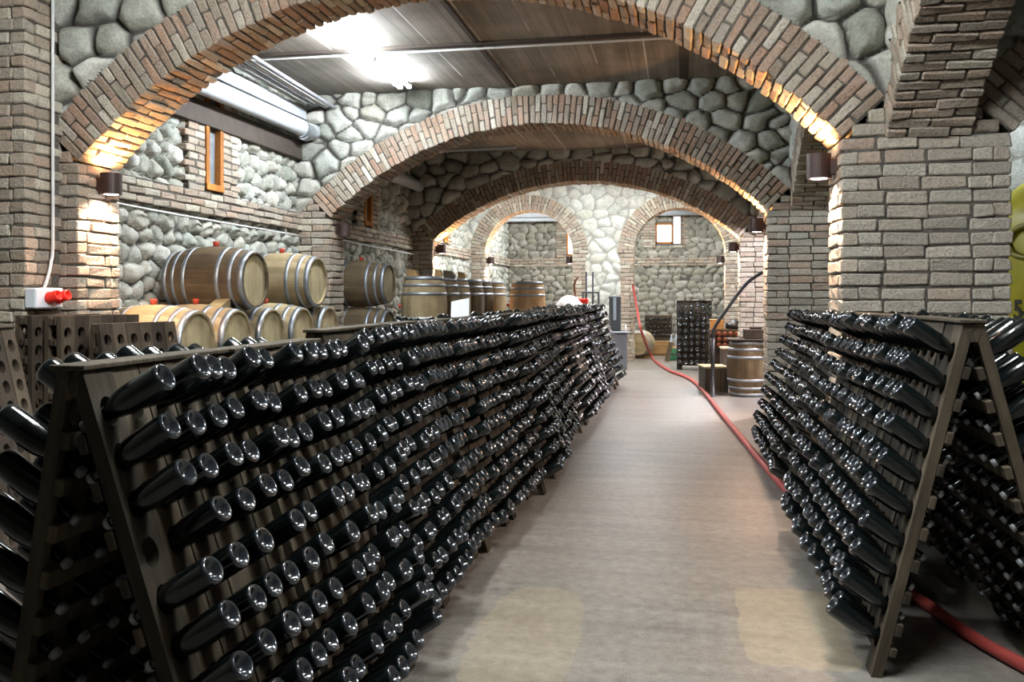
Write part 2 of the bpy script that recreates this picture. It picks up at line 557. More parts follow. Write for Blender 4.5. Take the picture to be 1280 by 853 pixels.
class Bricks:
    """brick masonry of one structure; bricks + plain core in one mesh"""

    def __init__(self):
        self.P, self.r, self.core = [], [], MB()

    def hexa(self, P, r=None, jit=0.005):
        P = np.asarray(P, float)
        self.P.append(P + RNG.normal(0, jit, P.shape))
        self.r.append(RNG.random() if r is None else r)

    def box(self, x0, x1, y0, y1, z0, z1, jit=0.005):
        self.hexa([[[(x, y, z) for z in (z0, z1)] for y in (y0, y1)] for x in (x0, x1)], jit=jit)

    def run(self, O, U, N, length, z0, z1, dep, off, bl=0.3, joint=0.013):
        """one course along U from O, outward normal N, bricks dep deep"""
        O, U, N = np.array(O, float), np.array(U, float), np.array(N, float)
        u = -off
        while u < length - 0.02:
            e = u + bl * RNG.uniform(0.93, 1.07)
            if length - e < 0.07:
                e = length + joint
            a, b = max(u, 0), min(e - joint, length)
            if b - a > 0.035:
                pr = RNG.uniform(-0.008, 0.007)
                dz = RNG.uniform(-0.004, 0.004)
                P = [[[O + U * p + N * q + np.array([0, 0, z + dz]) for z in (z0, z1)] for q in (-dep, pr)] for p in (a, b)]
                self.hexa(P)
            u = e

    def prism(self, x0, x1, y0, y1, z0, z1, sides='fblr', course=0.1, joint=0.013):
        n = max(1, round((z1 - z0) / course))
        h = (z1 - z0) / n
        dep = 0.12
        for k in range(n):
            a, b = z0 + k * h + joint / 2, z0 + (k + 1) * h - joint / 2
            ev = k % 2 == 0
            ix = 0 if ev else dep
            iy = dep if ev else 0
            o1 = RNG.uniform(0, 0.03) + (0 if ev else 0.12)
            if 'f' in sides:
                self.run((x0 + ix, y0, 0), (1, 0, 0), (0, -1, 0), x1 - x0 - 2 * ix, a, b, dep, o1)
            if 'b' in sides:
                self.run((x0 + ix, y1, 0), (1, 0, 0), (0, 1, 0), x1 - x0 - 2 * ix, a, b, dep, o1)
            if 'l' in sides:
                self.run((x0, y0 + iy, 0), (0, 1, 0), (-1, 0, 0), y1 - y0 - 2 * iy, a, b, dep, o1)
            if 'r' in sides:
                self.run((x1, y0 + iy, 0), (0, 1, 0), (1, 0, 0), y1 - y0 - 2 * iy, a, b, dep, o1)
        g = 0.019
        self.core.box(x0 + g, x1 - g, y0 + g, y1 - g, z0, z1, 1)

    def ring(self, f, Rin, th, a0, a1, depth, step=0.083, joint=0.012, dsplit=0.29):
        """voussoirs; f(a, r, t) -> xyz; a angle, t through the wall"""
        n = max(3, round((a1 - a0) * (Rin + th * 0.35) / step))
        da = (a1 - a0) / n
        ja = joint / (Rin + th * 0.4) / 2
        for i in range(n):
            p, q = a0 + i * da + ja, a0 + (i + 1) * da - ja
            cut = th * 0.64 if i % 2 == 0 else th * 0.36
            cut += RNG.uniform(-0.012, 0.012)
            rs = [(0, cut - joint / 2), (cut + joint / 2, th)]
            k = max(1, round(depth / dsplit))
            ds = [depth * j / k for j in range(k + 1)]
            if i % 2:
                ds = [0] + [depth * (j + 0.5) / k for j in range(k)] + [depth]
            for (ra, rb) in rs:
                for t0, t1 in zip(ds[:-1], ds[1:]):
                    e0, e1 = RNG.uniform(-0.008, 0.008), RNG.uniform(-0.004, 0.004)
                    ta = t0 + (e1 if t0 == 0 else joint / 2)
                    tb = t1 - (e1 if t1 == depth else joint / 2)
                    r0 = Rin + ra + (e0 if ra == 0 else 0)
                    self.hexa([[[f(a, r, t) for t in (ta, tb)] for r in (r0, Rin + rb)] for a in (p, q)])
        g = 0.017
        m = 2 * n
        for i in range(m):
            p, q = a0 + (a1 - a0) * i / m, a0 + (a1 - a0) * (i + 1) / m
            vs = [f(a, r, t) for a in (p, q) for r in (Rin + g, Rin + th - 0.01) for t in (g, depth - g)]
            self.core.add(vs, [(0, 1, 3, 2), (4, 6, 7, 5), (0, 4, 5, 1), (2, 3, 7, 6), (0, 2, 6, 4), (1, 5, 7, 3)], 1)

    def build(self, name, mat, ch=0.01):
        P = np.array(self.P)
        N = len(P)
        V = ch_verts(P, np.full(N, ch)).reshape(-1, 3)
        tq = np.array(CHF)
        tt = np.array(CHT)
        off = (np.arange(N) * 24)[:, None, None]
        Q = (tq[None] + off).reshape(-1, 4)
        T = (tt[None] + off).reshape(-1, 3)
        cv = np.array(self.core.v, float).reshape(-1, 3)
        cf = np.array(self.core.f, int).reshape(-1, 4) + len(V)
        V = np.concatenate([V, cv])
        Q2 = np.concatenate([Q, cf])
        nq, nt = len(Q2), len(T)
        me = bpy.data.meshes.new(name)
        me.vertices.add(len(V))
        me.vertices.foreach_set('co', V.ravel())
        me.loops.add(nq * 4 + nt * 3)
        me.loops.foreach_set('vertex_index', np.concatenate([Q2.ravel(), T.ravel()]).astype(np.int32))
        me.polygons.add(nq + nt)
        ls = np.concatenate([np.arange(nq) * 4, nq * 4 + np.arange(nt) * 3]).astype(np.int32)
        me.polygons.foreach_set('loop_start', ls)
        me.polygons.foreach_set('use_smooth', np.zeros(nq + nt, bool))
        mi = np.zeros(nq + nt, np.int32)
        mi[len(Q):nq] = 1
        me.materials.append(M[mat])
        me.materials.append(M['mortar'])
        me.polygons.foreach_set('material_index', mi)
        r = np.array(self.r)
        rr = np.concatenate([np.repeat(r, len(CHF)), np.zeros(len(cf)), np.repeat(r, len(CHT))])
        a = me.attributes.new('rnd', 'FLOAT', 'FACE')
        a.data.foreach_set('value', rr.astype(np.float32))
        me.update(calc_edges=True)
        me.validate()
        o = bpy.data.objects.new(name, me)
        COL.objects.link(o)
        return o


def vnoise(x, y, seed):
    """cheap smooth 2-D noise in numpy"""
    def h(i, j):
        n = (i * 374761393 + j * 668265263 + seed * 974711) & 0x7fffffff
        n = (n ^ (n >> 13)) * 1274126177 & 0x7fffffff
        return ((n ^ (n >> 16)) & 0xffff) / 65535.0
    xi, yi = np.floor(x).astype(np.int64), np.floor(y).astype(np.int64)
    fx, fy = x - xi, y - yi
    fx, fy = fx * fx * (3 - 2 * fx), fy * fy * (3 - 2 * fy)
    return (h(xi, yi) * (1 - fx) + h(xi + 1, yi) * fx) * (1 - fy) + (h(xi, yi + 1) * (1 - fx) + h(xi + 1, yi + 1) * fx) * fy


def stone_sheet(name, O, U, V, N, W, Hh, res, sx, sy, amp, mat, keep=None, seed=1, jit=0.42, fade=None):
    O, U, V, N = [np.array(q, float) for q in (O, U, V, N)]
    nu, nv = max(2, int(W / res)), max(2, int(Hh / res))
    u, v = np.meshgrid(np.linspace(0, W, nu + 1), np.linspace(0, Hh, nv + 1), indexing='ij')
    uu = u + 0.05 * (vnoise(u * 5, v * 5, seed + 5) - 0.5)
    vv = v + 0.05 * (vnoise(u * 5 + 9, v * 5, seed + 6) - 0.5)
    gu, gv = uu / sx, vv / sy
    iu, iv = np.floor(gu).astype(np.int64), np.floor(gv).astype(np.int64)

    def h(i, j, k):
        n = (i * 73856093 ^ j * 19349663 ^ (k + seed * 131) * 83492791) & 0x7fffffff
        n = ((n ^ (n >> 15)) * 2246822519) & 0x7fffffff
        n = ((n ^ (n >> 13)) * 3266489917) & 0x7fffffff
        return ((n ^ (n >> 16)) & 0xffff) / 65535.0
    d1 = np.full(u.shape, 9.0)
    d2 = np.full(u.shape, 9.0)
    rid = np.zeros(u.shape)
    for a in (-2, -1, 0, 1, 2):
        for b in (-1, 0, 1):
            ci, cj = iu + a, iv + b
            cx = ci + 0.5 + 0.5 * (cj % 2) + (h(ci, cj, 1) - 0.5) * 2 * jit
            cy = cj + 0.5 + (h(ci, cj, 2) - 0.5) * 1.5 * jit
            sz = 0.8 + 0.45 * h(ci, cj, 4)
            dx, dy = np.abs(gu - cx), np.abs(gv - cy)
            d = (dx ** 2.4 + dy ** 2.4) ** (1 / 2.4) / sz
            m = d < d1
            d2 = np.where(m, d1, np.minimum(d2, d))
            rid = np.where(m, h(ci, cj, 3), rid)
            d1 = np.where(m, d, d1)
    t = np.clip((d2 - d1 - 0.03) / 0.5, 0, 1)
    hh = amp * (1 - (1 - t) ** 2.6) * (0.75 + 0.5 * rid) + 0.012 * (vnoise(u * 14, v * 14, seed + 3) - 0.5) * t
    tilt = amp * 0.25 * ((rid * 7.3 % 1) - 0.5) * t
    hh = hh + tilt
    if fade is not None:
        f_ = np.clip(fade(u, v) / 0.09, 0, 1) ** 0.6
        hh = hh * f_
        t = np.minimum(t, 0.1 + f_)
    co = O + u[..., None] * U + v[..., None] * V + hh[..., None] * N
    idx = np.arange(co.shape[0] * co.shape[1]).reshape(co.shape[:2])
    Q = np.stack([idx[:-1, :-1], idx[1:, :-1], idx[1:, 1:], idx[:-1, 1:]], -1).reshape(-1, 4)
    if keep is not None:
        cu = ((u[:-1, :-1] + u[1:, 1:]) / 2).ravel()
        cvv = ((v[:-1, :-1] + v[1:, 1:]) / 2).ravel()
        Q = Q[keep(cu, cvv)]
    used = np.unique(Q)
    remap = np.full(idx.size, -1)
    remap[used] = np.arange(len(used))
    Q = remap[Q]
    co = co.reshape(-1, 3)[used]
    me = bpy.data.meshes.new(name)
    me.vertices.add(len(co))
    me.vertices.foreach_set('co', co.ravel())
    me.loops.add(Q.size)
    me.loops.foreach_set('vertex_index', Q.ravel().astype(np.int32))
    me.polygons.add(len(Q))
    me.polygons.foreach_set('loop_start', (np.arange(len(Q)) * 4).astype(np.int32))
    me.polygons.foreach_set('use_smooth', np.ones(len(Q), bool))
    for nm, ar in (('rnd', rid), ('gap', t)):
        a = me.attributes.new(nm, 'FLOAT', 'POINT')
        a.data.foreach_set('value', ar.ravel()[used].astype(np.float32))
    me.materials.append(M[mat])
    me.update(calc_edges=True)
    o = bpy.data.objects.new(name, me)
    COL.objects.link(o)
    return o


# ------------------------------------------------------------------ tagging
def tag(o, label, cat, group=None, kind=None):
    o['label'] = label
    if cat:
        o['category'] = cat
    if group:
        o['group'] = group
    if kind:
        o['kind'] = kind
    return o


def struct(o, label, cat):
    return tag(o, label, cat, kind='structure')


def thing(name, label, cat, loc=(0, 0, 0), rz=0.0, group=None):
    o = bpy.data.objects.new(name, None)
    COL.objects.link(o)
    o.location = loc
    o.rotation_euler = (0, 0, rz)
    return tag(o, label, cat, group)


def copy_tree(o, parent=None):
    c = o.copy()
    COL.objects.link(c)
    if parent is not None:
        c.parent = parent
    for ch in list(o.children):
        copy_tree(ch, c)
    return c


# ------------------------------------------------------------------ the setting
YW = [6.78, 12.35, 17.9, 23.2]          # front faces of the four arch walls
TW = 0.58
YB = 28.8                               # back wall
XL, XA, XB = -5.7, -5.12, 1.16          # left wall, arch springs
XP = 2.31                               # outer side of the pillars
ZS, ZC = 2.88, 4.7
CROWN = [4.27, 4.17, 4.06]

fb = MB()
fb.add([(-6, -5, 0), (8.7, -5, 0), (8.7, 29.2, 0), (-6, 29.2, 0)], [(0, 1, 2, 3)])
fb.add([(-6, -5, -0.2), (8.7, -5, -0.2), (8.7, 29.2, -0.2), (-6, 29.2, -0.2)], [(0, 3, 2, 1)])
struct(fb.build('floor', 'floor'), 'worn grey concrete floor of the cellar aisle with pale patches', 'floor')
cb = MB()
cb.box(-6, 8.7, -5, 29.2, ZC, ZC + 0.25)
struct(cb.build('ceiling', 'ceiling'), 'brown grey board-marked concrete ceiling above the arches', 'ceiling')

# left stone wall: brick band and window surrounds lie on it
WIN = [(9.62, 10.02, 2.99, 4.2), (15.0, 15.4, 2.99, 4.1), (20.4, 20.75, 3.0, 4.1)]


def keep_left(u, v):
    y = u - 5.0
    k = np.ones(u.shape, bool)
    for (a, b, c, d) in WIN:
        k &= ~((y > a - 0.02) & (y < b + 0.02) & (v > c) & (v < d + 0.05))
    return k


struct(stone_sheet('wall_left', (XL, -5, 0), (0, 1, 0), (0, 0, 1), (1, 0, 0), 34.0, ZC, 0.028, 0.235, 0.19, 0.10, 'stone', keep_left, 3),
       'rounded grey river stone wall along the barrel side of the cellar', 'wall')
bk = MB()
bk.box(XL - 0.5, XL - 0.3, -5, 29.2, 0, ZC)
struct(bk.build('wall_left_backing', 'plaster'), 'plain plaster behind the window recesses of the stone wall', 'wall')

bb = Bricks()
for (y0, y1) in ((YW[0] + TW, YW[1]), (YW[1] + TW, YW[2]), (YW[2] + TW, YW[3]), (YW[3] + TW, YB)):
    for k in range(3):
        z = 2.7 + k * 0.088
        bb.run((XL + 0.15, y0, 0), (0, 1, 0), (1, 0, 0), y1 - y0, z, z + 0.074, 0.2, 0.15 * (k % 2))
    bb.core.box(XL - 0.02, XL + 0.135, y0, y1, 2.7, 2.96, 1)
struct(bb.build('trim_1', 'brick_warm'), 'three-course brick band along the river stone wall', 'brick band')

for i, (a, b, c, d) in enumerate(WIN):
    s = Bricks()
    w = 0.36
    n = round((d - c + 0.25) / 0.088)
    for k in range(n):
        z = c - 0.03 + k * 0.088
        e = 0.07 * (k % 2)
        s.run((XL + 0.15, a - w - e, 0), (0, 1, 0), (1, 0, 0), w + e - 0.01, z, z + 0.074, 0.25, 0.0, bl=0.21)
        s.run((XL + 0.15, b + 0.01, 0), (0, 1, 0), (1, 0, 0), w + e, z, z + 0.074, 0.25, 0.0, bl=0.21)
    s.core.box(XL - 0.3, XL + 0.135, a - w, a, c - 0.03, d + 0.22, 1)
    s.core.box(XL - 0.3, XL + 0.135, b, b + w, c - 0.03, d + 0.22, 1)
    lb = ['first bay behind the lower barrels', 'second dim bay', 'bright third bay'][i]
    struct(s.build('window_surround_%d' % (i + 1), 'brick_warm'), 'brick surround of the narrow window in the %s' % lb, 'window surround')
    win = thing('window_%d' % (i + 1), 'narrow orange timber window with %s pane in the %s' % ('a dusty grey' if i < 2 else 'a bright', lb), 'window', (XL + 0.10, (a + b) / 2, c))
    win['kind'] = 'structure'
    hw, hh = (b - a) / 2, d - c
    fr = MB()
    fr.box(-0.05, 0.06, -hw, -hw + 0.075, 0, hh, ch=0.006)
    fr.box(-0.05, 0.06, hw - 0.075, hw, 0, hh, ch=0.006)
    fr.box(-0.05, 0.07, -hw, hw, 0, 0.08, ch=0.006)
    fr.box(-0.05, 0.06, -hw, hw, hh - 0.07, hh, ch=0.006)
    fr.build('window_frame', 'window_wood', win)
    gl = MB()
    gl.box(-0.03, -0.02, -hw + 0.07, hw - 0.07, 0.07, hh - 0.06)
    gl.build('window_pane', 'pane_grey' if i < 2 else 'daylight', win)


def arc(xl, xr, zs, zc):
    hs, rise = (xr - xl) / 2, zc - zs
    Rr = (hs * hs + rise * rise) / (2 * rise)
    return (xl + xr) / 2, zc - Rr, Rr, math.asin(hs / Rr)


RING = 0.43
for i in range(3):
    y0, y1 = YW[i], YW[i] + TW
    xc, zz, Rr, A = arc(XA, XB, ZS, CROWN[i])
    br = Bricks()
    br.ring(lambda a, r, t: np.array([xc + r * math.sin(a), y0 + t, zz + r * math.cos(a)]), Rr, RING, -A, A, TW)
    nm = ['first arch nearest the racks', 'second arch beyond the barrels', 'third dark arch before the far wall'][i]
    struct(br.build('brick_arch', 'brick_red'), 'wide segmental brick arch ring, %s' % nm, 'arch')
    sx, sy, rs, am = ((0.39, 0.31, 0.022, 0.15), (0.34, 0.25, 0.028, 0.11), (0.40, 0.29, 0.04, 0.10))[i]

    def keep(u, v, x0=XL, xc=xc, zz=zz, Rr=Rr):
        x, z = u + x0, v + 2.5
        r = np.hypot(x - xc, z - zz)
        return (r > Rr + RING - 0.03)
    W = 1.47 - XL
    o = stone_sheet('wall_%s' % ['first', 'second', 'third'][i], (XL, y0 + 0.015, 2.5), (1, 0, 0), (0, 0, 1), (0, -1, 0), W, ZC - 2.5, rs, sx, sy, am, 'stone',
                    lambda u, v: keep(u, v) & (v + 2.5 > ZS + 0.02), 11 + i,
                    fade=lambda u, v: np.hypot(u + XL - xc, v + 2.5 - zz) - Rr - RING + 0.03)
    struct(o, 'grey boulder spandrel wall around the %s' % nm, 'wall')
    o = stone_sheet('wall_%s_rear_face' % ['first', 'second', 'third'][i], (XL, y1 - 0.03, 2.5), (1, 0, 0), (0, 0, 1), (0, 1, 0), W, ZC - 2.5, 0.09, 0.4, 0.3, 0.08, 'stone',
                    lambda u, v: keep(u, v) & (v + 2.5 > ZS + 0.02), 31 + i)
    struct(o, 'far stone face of the spandrel over the %s' % nm, 'wall')
    # piers
    p = Bricks()
    p.prism(XL, XA, y0, y1, 0, ZS, 'fbr')
    struct(p.build('brick_pillar', 'brick_warm'), 'brick pier against the stone wall carrying the %s' % nm, 'pillar')
    p = Bricks()
    p.prism(XB, XP, y0, y1, 0, ZS, 'fblr')
    struct(p.build('brick_pillar', 'brick'), 'free-standing brick pillar carrying the %s' % nm, 'pillar')
    # masonry block over the pillar between arch foot and the long arcade
    p = Bricks()
    p.prism(1.465, 2.04, y0, y1, ZS, ZC, 'fb')
    struct(p.build('pillar_block', 'brick_warm'), 'brick block above the free-standing pillar of the %s' % nm, 'pillar')

def skew(x, sgn, xe, y0, y1, A, label):
    """courses that fill the wedge between an arch foot and the masonry beside it"""
    p = Bricks()
    tn = math.tan(A)
    for k in range(5):
        z0 = ZS + k * 0.1
        xa = x + sgn * (k + 0.75) * 0.1 * tn
        if (xe - xa) * sgn < 0.04:
            break
        L_ = abs(xe - xa)
        p.run((min(xa, xe), y0, 0), (1, 0, 0), (0, -1, 0), L_, z0 + 0.006, z0 + 0.094, 0.12, 0.1 * (k % 2))
        p.core.box(min(xa, xe), max(xa, xe), y0 + 0.017, y1 - 0.02, z0, z0 + 0.1, 1)
    struct(p.build('brick_skewback', 'brick_warm'), label, 'pillar')


for i in range(3):
    A_ = arc(XA, XB, ZS, CROWN[i])[3]
    nm = ['first', 'second', 'third'][i]
    skew(XB, 1, 1.465, YW[i], YW[i] + TW, A_, 'brick courses filling the foot of the %s arch above the free pillar' % nm)
    skew(XA, -1, XL, YW[i], YW[i] + TW, A_, 'brick courses filling the foot of the %s arch at the stone wall' % nm)
skew(2.31, -1, 2.04, YW[0], YW[0] + TW, arc(2.31, 8.5, ZS, 4.27)[3], 'brick courses filling the foot of the side arch beside the tank')

# pilaster in front of the first pier
p = Bricks()
p.prism(XL, -5.27, 6.33, YW[0] - 0.005, 0, ZC, 'fr')
struct(p.build('brick_pilaster', 'brick_warm'), 'brick pilaster with a white cable, beside the first arch', 'pillar')

# long arcade along the right of the aisle (springs from pillar to pillar)
YA = [(1.79, YW[0]), (YW[0] + TW, YW[1]), (YW[1] + TW, YW[2]), (YW[2] + TW, YW[3])]
for i, (ya, yb) in enumerate(YA):
    yc, zz, Rr, A = arc(ya, yb, ZS - 0.02, ZS + 1.06)
    br = Bricks()
    br.ring(lambda a, r, t: np.array([1.465 + t, yc + r * math.sin(a), zz + r * math.cos(a)]), Rr, RING, -A, A, 0.575)
    nm = ['nearest the camera', 'between the first two pillars', 'between the second and third pillars', 'in the far bay'][i]
    struct(br.build('brick_arch', 'brick_warm'), 'brick arcade arch running along the aisle, %s' % nm, 'arch')
    for xx, nn in ((1.465 + 0.02, -1), (2.04 - 0.02, 1)):
        o = stone_sheet('wall_arcade', (xx, ya, 2.7), (0, 1, 0), (0, 0, 1), (nn, 0, 0), yb - ya, ZC - 2.7, 0.06, 0.34, 0.2, 0.04, 'stone_pale',
                        lambda u, v: np.hypot(u + ya - yc, v + 2.7 - zz) > Rr + RING - 0.03, 51 + i, fade=lambda u, v: np.hypot(u + ya - yc, v + 2.7 - zz) - Rr - RING + 0.03)
        struct(o, 'pale stone %s face over the arcade arch %s' % ('aisle' if nn < 0 else 'outer', nm), 'wall')

# pillar behind the camera carrying the nearest arcade arch
p = Bricks()
p.prism(XB, XP, 1.21, 1.79, 0, ZS, 'fblr')
struct(p.build('brick_pillar', 'brick'), 'brick pillar out of view beside the camera', 'pillar')
p = Bricks()
p.prism(1.465, 2.04, 1.21, 1.79, ZS, ZC, 'fb')
struct(p.build('pillar_block', 'brick_warm'), 'brick block above the pillar beside the camera', 'pillar')

# cross arch to the right of the first pillar
xc, zz, Rr, A = arc(2.31, 8.5, ZS, 4.27)
br = Bricks()
br.ring(lambda a, r, t: np.array([xc + r * math.sin(a), YW[0] + t, zz + r * math.cos(a)]), Rr, RING, -A, A, TW)
struct(br.build('brick_arch', 'brick_warm'), 'brick arch springing sideways from the first pillar beside the yellow tank', 'arch')
o = stone_sheet('wall_side_arch', (2.04, YW[0] + 0.03, 2.7), (1, 0, 0), (0, 0, 1), (0, -1, 0), 6.5, ZC - 2.7, 0.06, 0.4, 0.3, 0.08, 'stone',
                lambda u, v: (np.hypot(u + 2.04 - xc, v + 2.7 - zz) > Rr + RING - 0.03) & (v + 2.7 > ZS), 71, fade=lambda u, v: np.hypot(u + 2.04 - xc, v + 2.7 - zz) - Rr - RING + 0.03)
struct(o, 'stone wall over the side arch beside the first pillar', 'wall')
o = stone_sheet('wall_tank_bay', (2.04, 12.3, 0), (1, 0, 0), (0, 0, 1), (0, -1, 0), 6.5, ZC, 0.06, 0.36, 0.28, 0.08, 'stone_pale', None, 72)
struct(o, 'pale stone wall behind the yellow tank', 'wall')
o = stone_sheet('wall_right', (8.5, -5, 0), (0, 1, 0), (0, 0, 1), (-1, 0, 0), 34, ZC, 0.12, 0.36, 0.28, 0.08, 'stone_pale', None, 73)
struct(o, 'stone wall at the outer side of the tank bay', 'wall')
o = MB()
o.box(-6, 8.7, -5.2, -5, 0, ZC)
struct(o.build('wall_entrance', 'plaster'), 'plain wall closing the cellar behind the camera', 'wall')

# far double arch wall
Y4 = YW[3]
AR = [(-5.18, -2.80), (-1.19, XB - 0.02)]
arcs = [arc(a, b, 2.83, 4.0) for a, b in AR]


def keep4(u, v):
    x, z = u + XL, v
    k = np.ones(u.shape, bool)
    for (xc, zz, Rr, A), (a, b) in zip(arcs, AR):
        k &= ~((np.hypot(x - xc, z - zz) < Rr + 0.395) & (z > 2.8))
        k &= ~((x > a - 0.35) & (x < b + 0.35) & (z <= 2.85))
    return k


o = stone_sheet('wall_far', (XL, Y4 + 0.03, 0), (1, 0, 0), (0, 0, 1), (0, -1, 0), 2.05 - XL, ZC, 0.04, 0.36, 0.29, 0.07, 'stone_pale', keep4, 81,
                fade=lambda u, v: np.minimum(*[np.hypot(u + XL - q[0], v - q[1]) - q[2] - 0.395 + 9 * (v < 2.8) for q in arcs]))
struct(o, 'pale stone wall pierced by two round brick arches', 'wall')
o = stone_sheet('wall_far_rear_face', (XL, Y4 + TW - 0.03, 0), (1, 0, 0), (0, 0, 1), (0, 1, 0), 2.05 - XL, ZC, 0.1, 0.42, 0.36, 0.07, 'stone_pale', keep4, 82)
struct(o, 'rear stone face of the double arch wall', 'wall')
for (xc, zz, Rr, A), (a, b), nm in zip(arcs, AR, ('left above the upright barrels', 'right above the standing bottle rack')):
    br = Bricks()
    br.ring(lambda q, r, t: np.array([xc + r * math.sin(q), Y4 + t, zz + r * math.cos(q)]), Rr, 0.42, -A, A, TW)
    for (x0, x1, sd) in ((a - 0.36, a, 'fblr'), (b, b + 0.36, 'fblr')):
        br.prism(x0, x1, Y4 - 0.02, Y4 + TW + 0.02, 0, 2.83, sd)
    struct(br.build('brick_arch', 'brick_warm'), 'small round brick arch with brick jambs, the %s' % nm, 'arch')


def keepb(u, v):
    x = u + XL
    return ~((x > -0.78) & (x < -0.22) & (v > 3.35) & (v < 4.1)) & ~((x > -3.66) & (x < -3.26) & (v > 3.05) & (v < 4.1))


o = stone_sheet('wall_back', (XL, YB, 0), (1, 0, 0), (0, 0, 1), (0, -1, 0), 8.5 - XL, ZC, 0.045, 0.31, 0.2, 0.08, 'stone_back', keepb, 91)
struct(o, 'rough grey stone end wall of the cellar', 'wall')
o = MB()
o.box(XL, 8.6, YB + 0.3, YB + 0.5, 0, ZC)
struct(o.build('wall_back_backing', 'plaster'), 'plain wall behind the end wall window', 'wall')
bb = Bricks()
for k in range(3):
    z = 2.68 + k * 0.095
    bb.run((XL, YB - 0.10, 0), (1, 0, 0), (0, -1, 0), 8.5, z, z + 0.08, 0.14, 0.15 * (k % 2))
bb.core.box(XL, XL + 8.5, YB - 0.075, YB + 0.02, 2.68, 2.96, 1)
n = 11
for k in range(n):
    z = 3.27 + k * 0.095
    e = 0.08 * (k % 2)
    bb.run((-1.16 - e, YB - 0.1, 0), (1, 0, 0), (0, -1, 0), 0.38 + e, z, z + 0.08, 0.2, 0)
    bb.run((-0.22, YB - 0.1, 0), (1, 0, 0), (0, -1, 0), 0.38 + e, z, z + 0.08, 0.2, 0)
for (x0, x1) in ((-3.25, -2.6), (-4.0, -3.67)):
    for k in range(15):
        z = 2.98 + k * 0.095
        bb.run((x0, YB - 0.1, 0), (1, 0, 0), (0, -1, 0), x1 - x0, z, z + 0.08, 0.2, 0.1 * (k % 2))
struct(bb.build('trim_2', 'brick_warm'), 'brick band and window surround on the stone end wall', 'brick band')
win = thing('window_4', 'bright daylit window with a pale shutter in the stone end wall', 'window', (-0.5, YB - 0.02, 3.4))
win['kind'] = 'structure'
m = MB()
for (x0, x1, z0, z1) in ((-0.28, -0.22, 0, 0.66), (0.22, 0.28, 0, 0.66), (-0.28, 0.28, 0, 0.06), (-0.28, 0.28, 0.6, 0.66)):
    m.box(x0, x1, -0.08, 0.08, z0, z1, ch=0.006)
m.build('window_frame', 'window_wood', win)
m = MB()
m.box(-0.22, 0.22, 0.02, 0.03, 0.06, 0.6)
m.build('window_pane', 'daylight', win)
m = MB()
m.box(0.29, 0.52, -0.16, -0.12, -0.02, 0.9, ch=0.01)
m.build('window_shutter', 'white_plastic', win)


win = thing('window_5', 'tall bright window slit in the end wall seen past the left round arch', 'window', (-3.46, YB - 0.02, 3.05))
win['kind'] = 'structure'
m = MB()
for (x0, x1, z0, z1) in ((-0.20, -0.15, 0, 1.05), (0.15, 0.20, 0, 1.05), (-0.2, 0.2, 0, 0.05), (-0.2, 0.2, 1.0, 1.05)):
    m.box(x0, x1, -0.08, 0.08, z0, z1, ch=0.006)
m.build('window_frame', 'window_wood', win)
m = MB()
m.box(-0.15, 0.15, 0.02, 0.03, 0.05, 1.0)
m.build('window_pane', 'daylight', win)


# ------------------------------------------------------------------ ceiling lights (modelled fittings; the tubes give the light)
def tube_light(x, y, z, label, mat, ln=1.5, along='y'):
    t = thing('fluorescent_light', label, 'ceiling light', (x, y, z), 0 if along == 'y' else math.pi / 2, 'fluorescent ceiling lights')
    m = MB()
    m.box(-0.035, 0.035, -ln / 2, ln / 2, -0.06, 0.0, ch=0.01)
    m.build('housing', 'pvc', t)
    for s in (-1, 1):
        m = MB()
        m.tube([(s * 0.075, -ln / 2 + 0.05, -0.085), (s * 0.075, ln / 2 - 0.05, -0.085)], 0.018, 8)
        m.build('tube', mat, t)
        m = MB()
        for e in (-1, 1):
            m.box(s * 0.065 - 0.035, s * 0.065 + 0.03, e * (ln / 2 - 0.035) - 0.02, e * (ln / 2 - 0.035) + 0.02, -0.11, -0.05, ch=0.004)
        m.build('socket', 'pvc', t)
    return t


for nm_, st_ in (('tube_near', 680), ('tube_mid', 400), ('tube_far', 640)):
    M[nm_] = emit_mat(nm_, (0.84, 0.92, 1.0) if nm_ == 'tube_mid' else (0.93, 0.97, 1.0), st_)
M['tube_pink'] = emit_mat('tube_pink', (1.0, 0.92, 1.0), 2300)
LIGHTS = [(-3.75, 9.4, 'fluorescent fitting on the ceiling behind the first arch crown', 'tube_mid'), (-3.75, 11.0, 'fluorescent fitting on the ceiling just before the second arch', 'tube_mid'),
          (-1.9, 4.1, 'fluorescent fitting on the ceiling before the first arch crown', 'tube_near'), (0.5, 2.9, 'fluorescent fitting above the aisle near the camera', 'tube_near'),
          (-3.4, 20.2, 'fluorescent fitting in the bright far bay above the barrels', 'tube_far'), (-1.2, 20.2, 'fluorescent fitting in the bright far bay above the aisle', 'tube_far'), (0.6, 20.4, 'fluorescent fitting in the bright far bay over the standing rack', 'tube_far'),
          (-3.5, 26, 'fluorescent fitting behind the left far arch', 'tube_near'), (0.5, 26, 'fluorescent fitting behind the right far arch', 'tube_near'),
          (3.8, 10.2, 'fluorescent fitting above the yellow tank', 'tube_mid'), (3.2, 15.0, 'fluorescent fitting in the side bay beyond the second pillar', 'tube_pink')]
for (x, y, lb, mt) in LIGHTS:
    tube_light(x, y, ZC - 0.0, lb, mt)


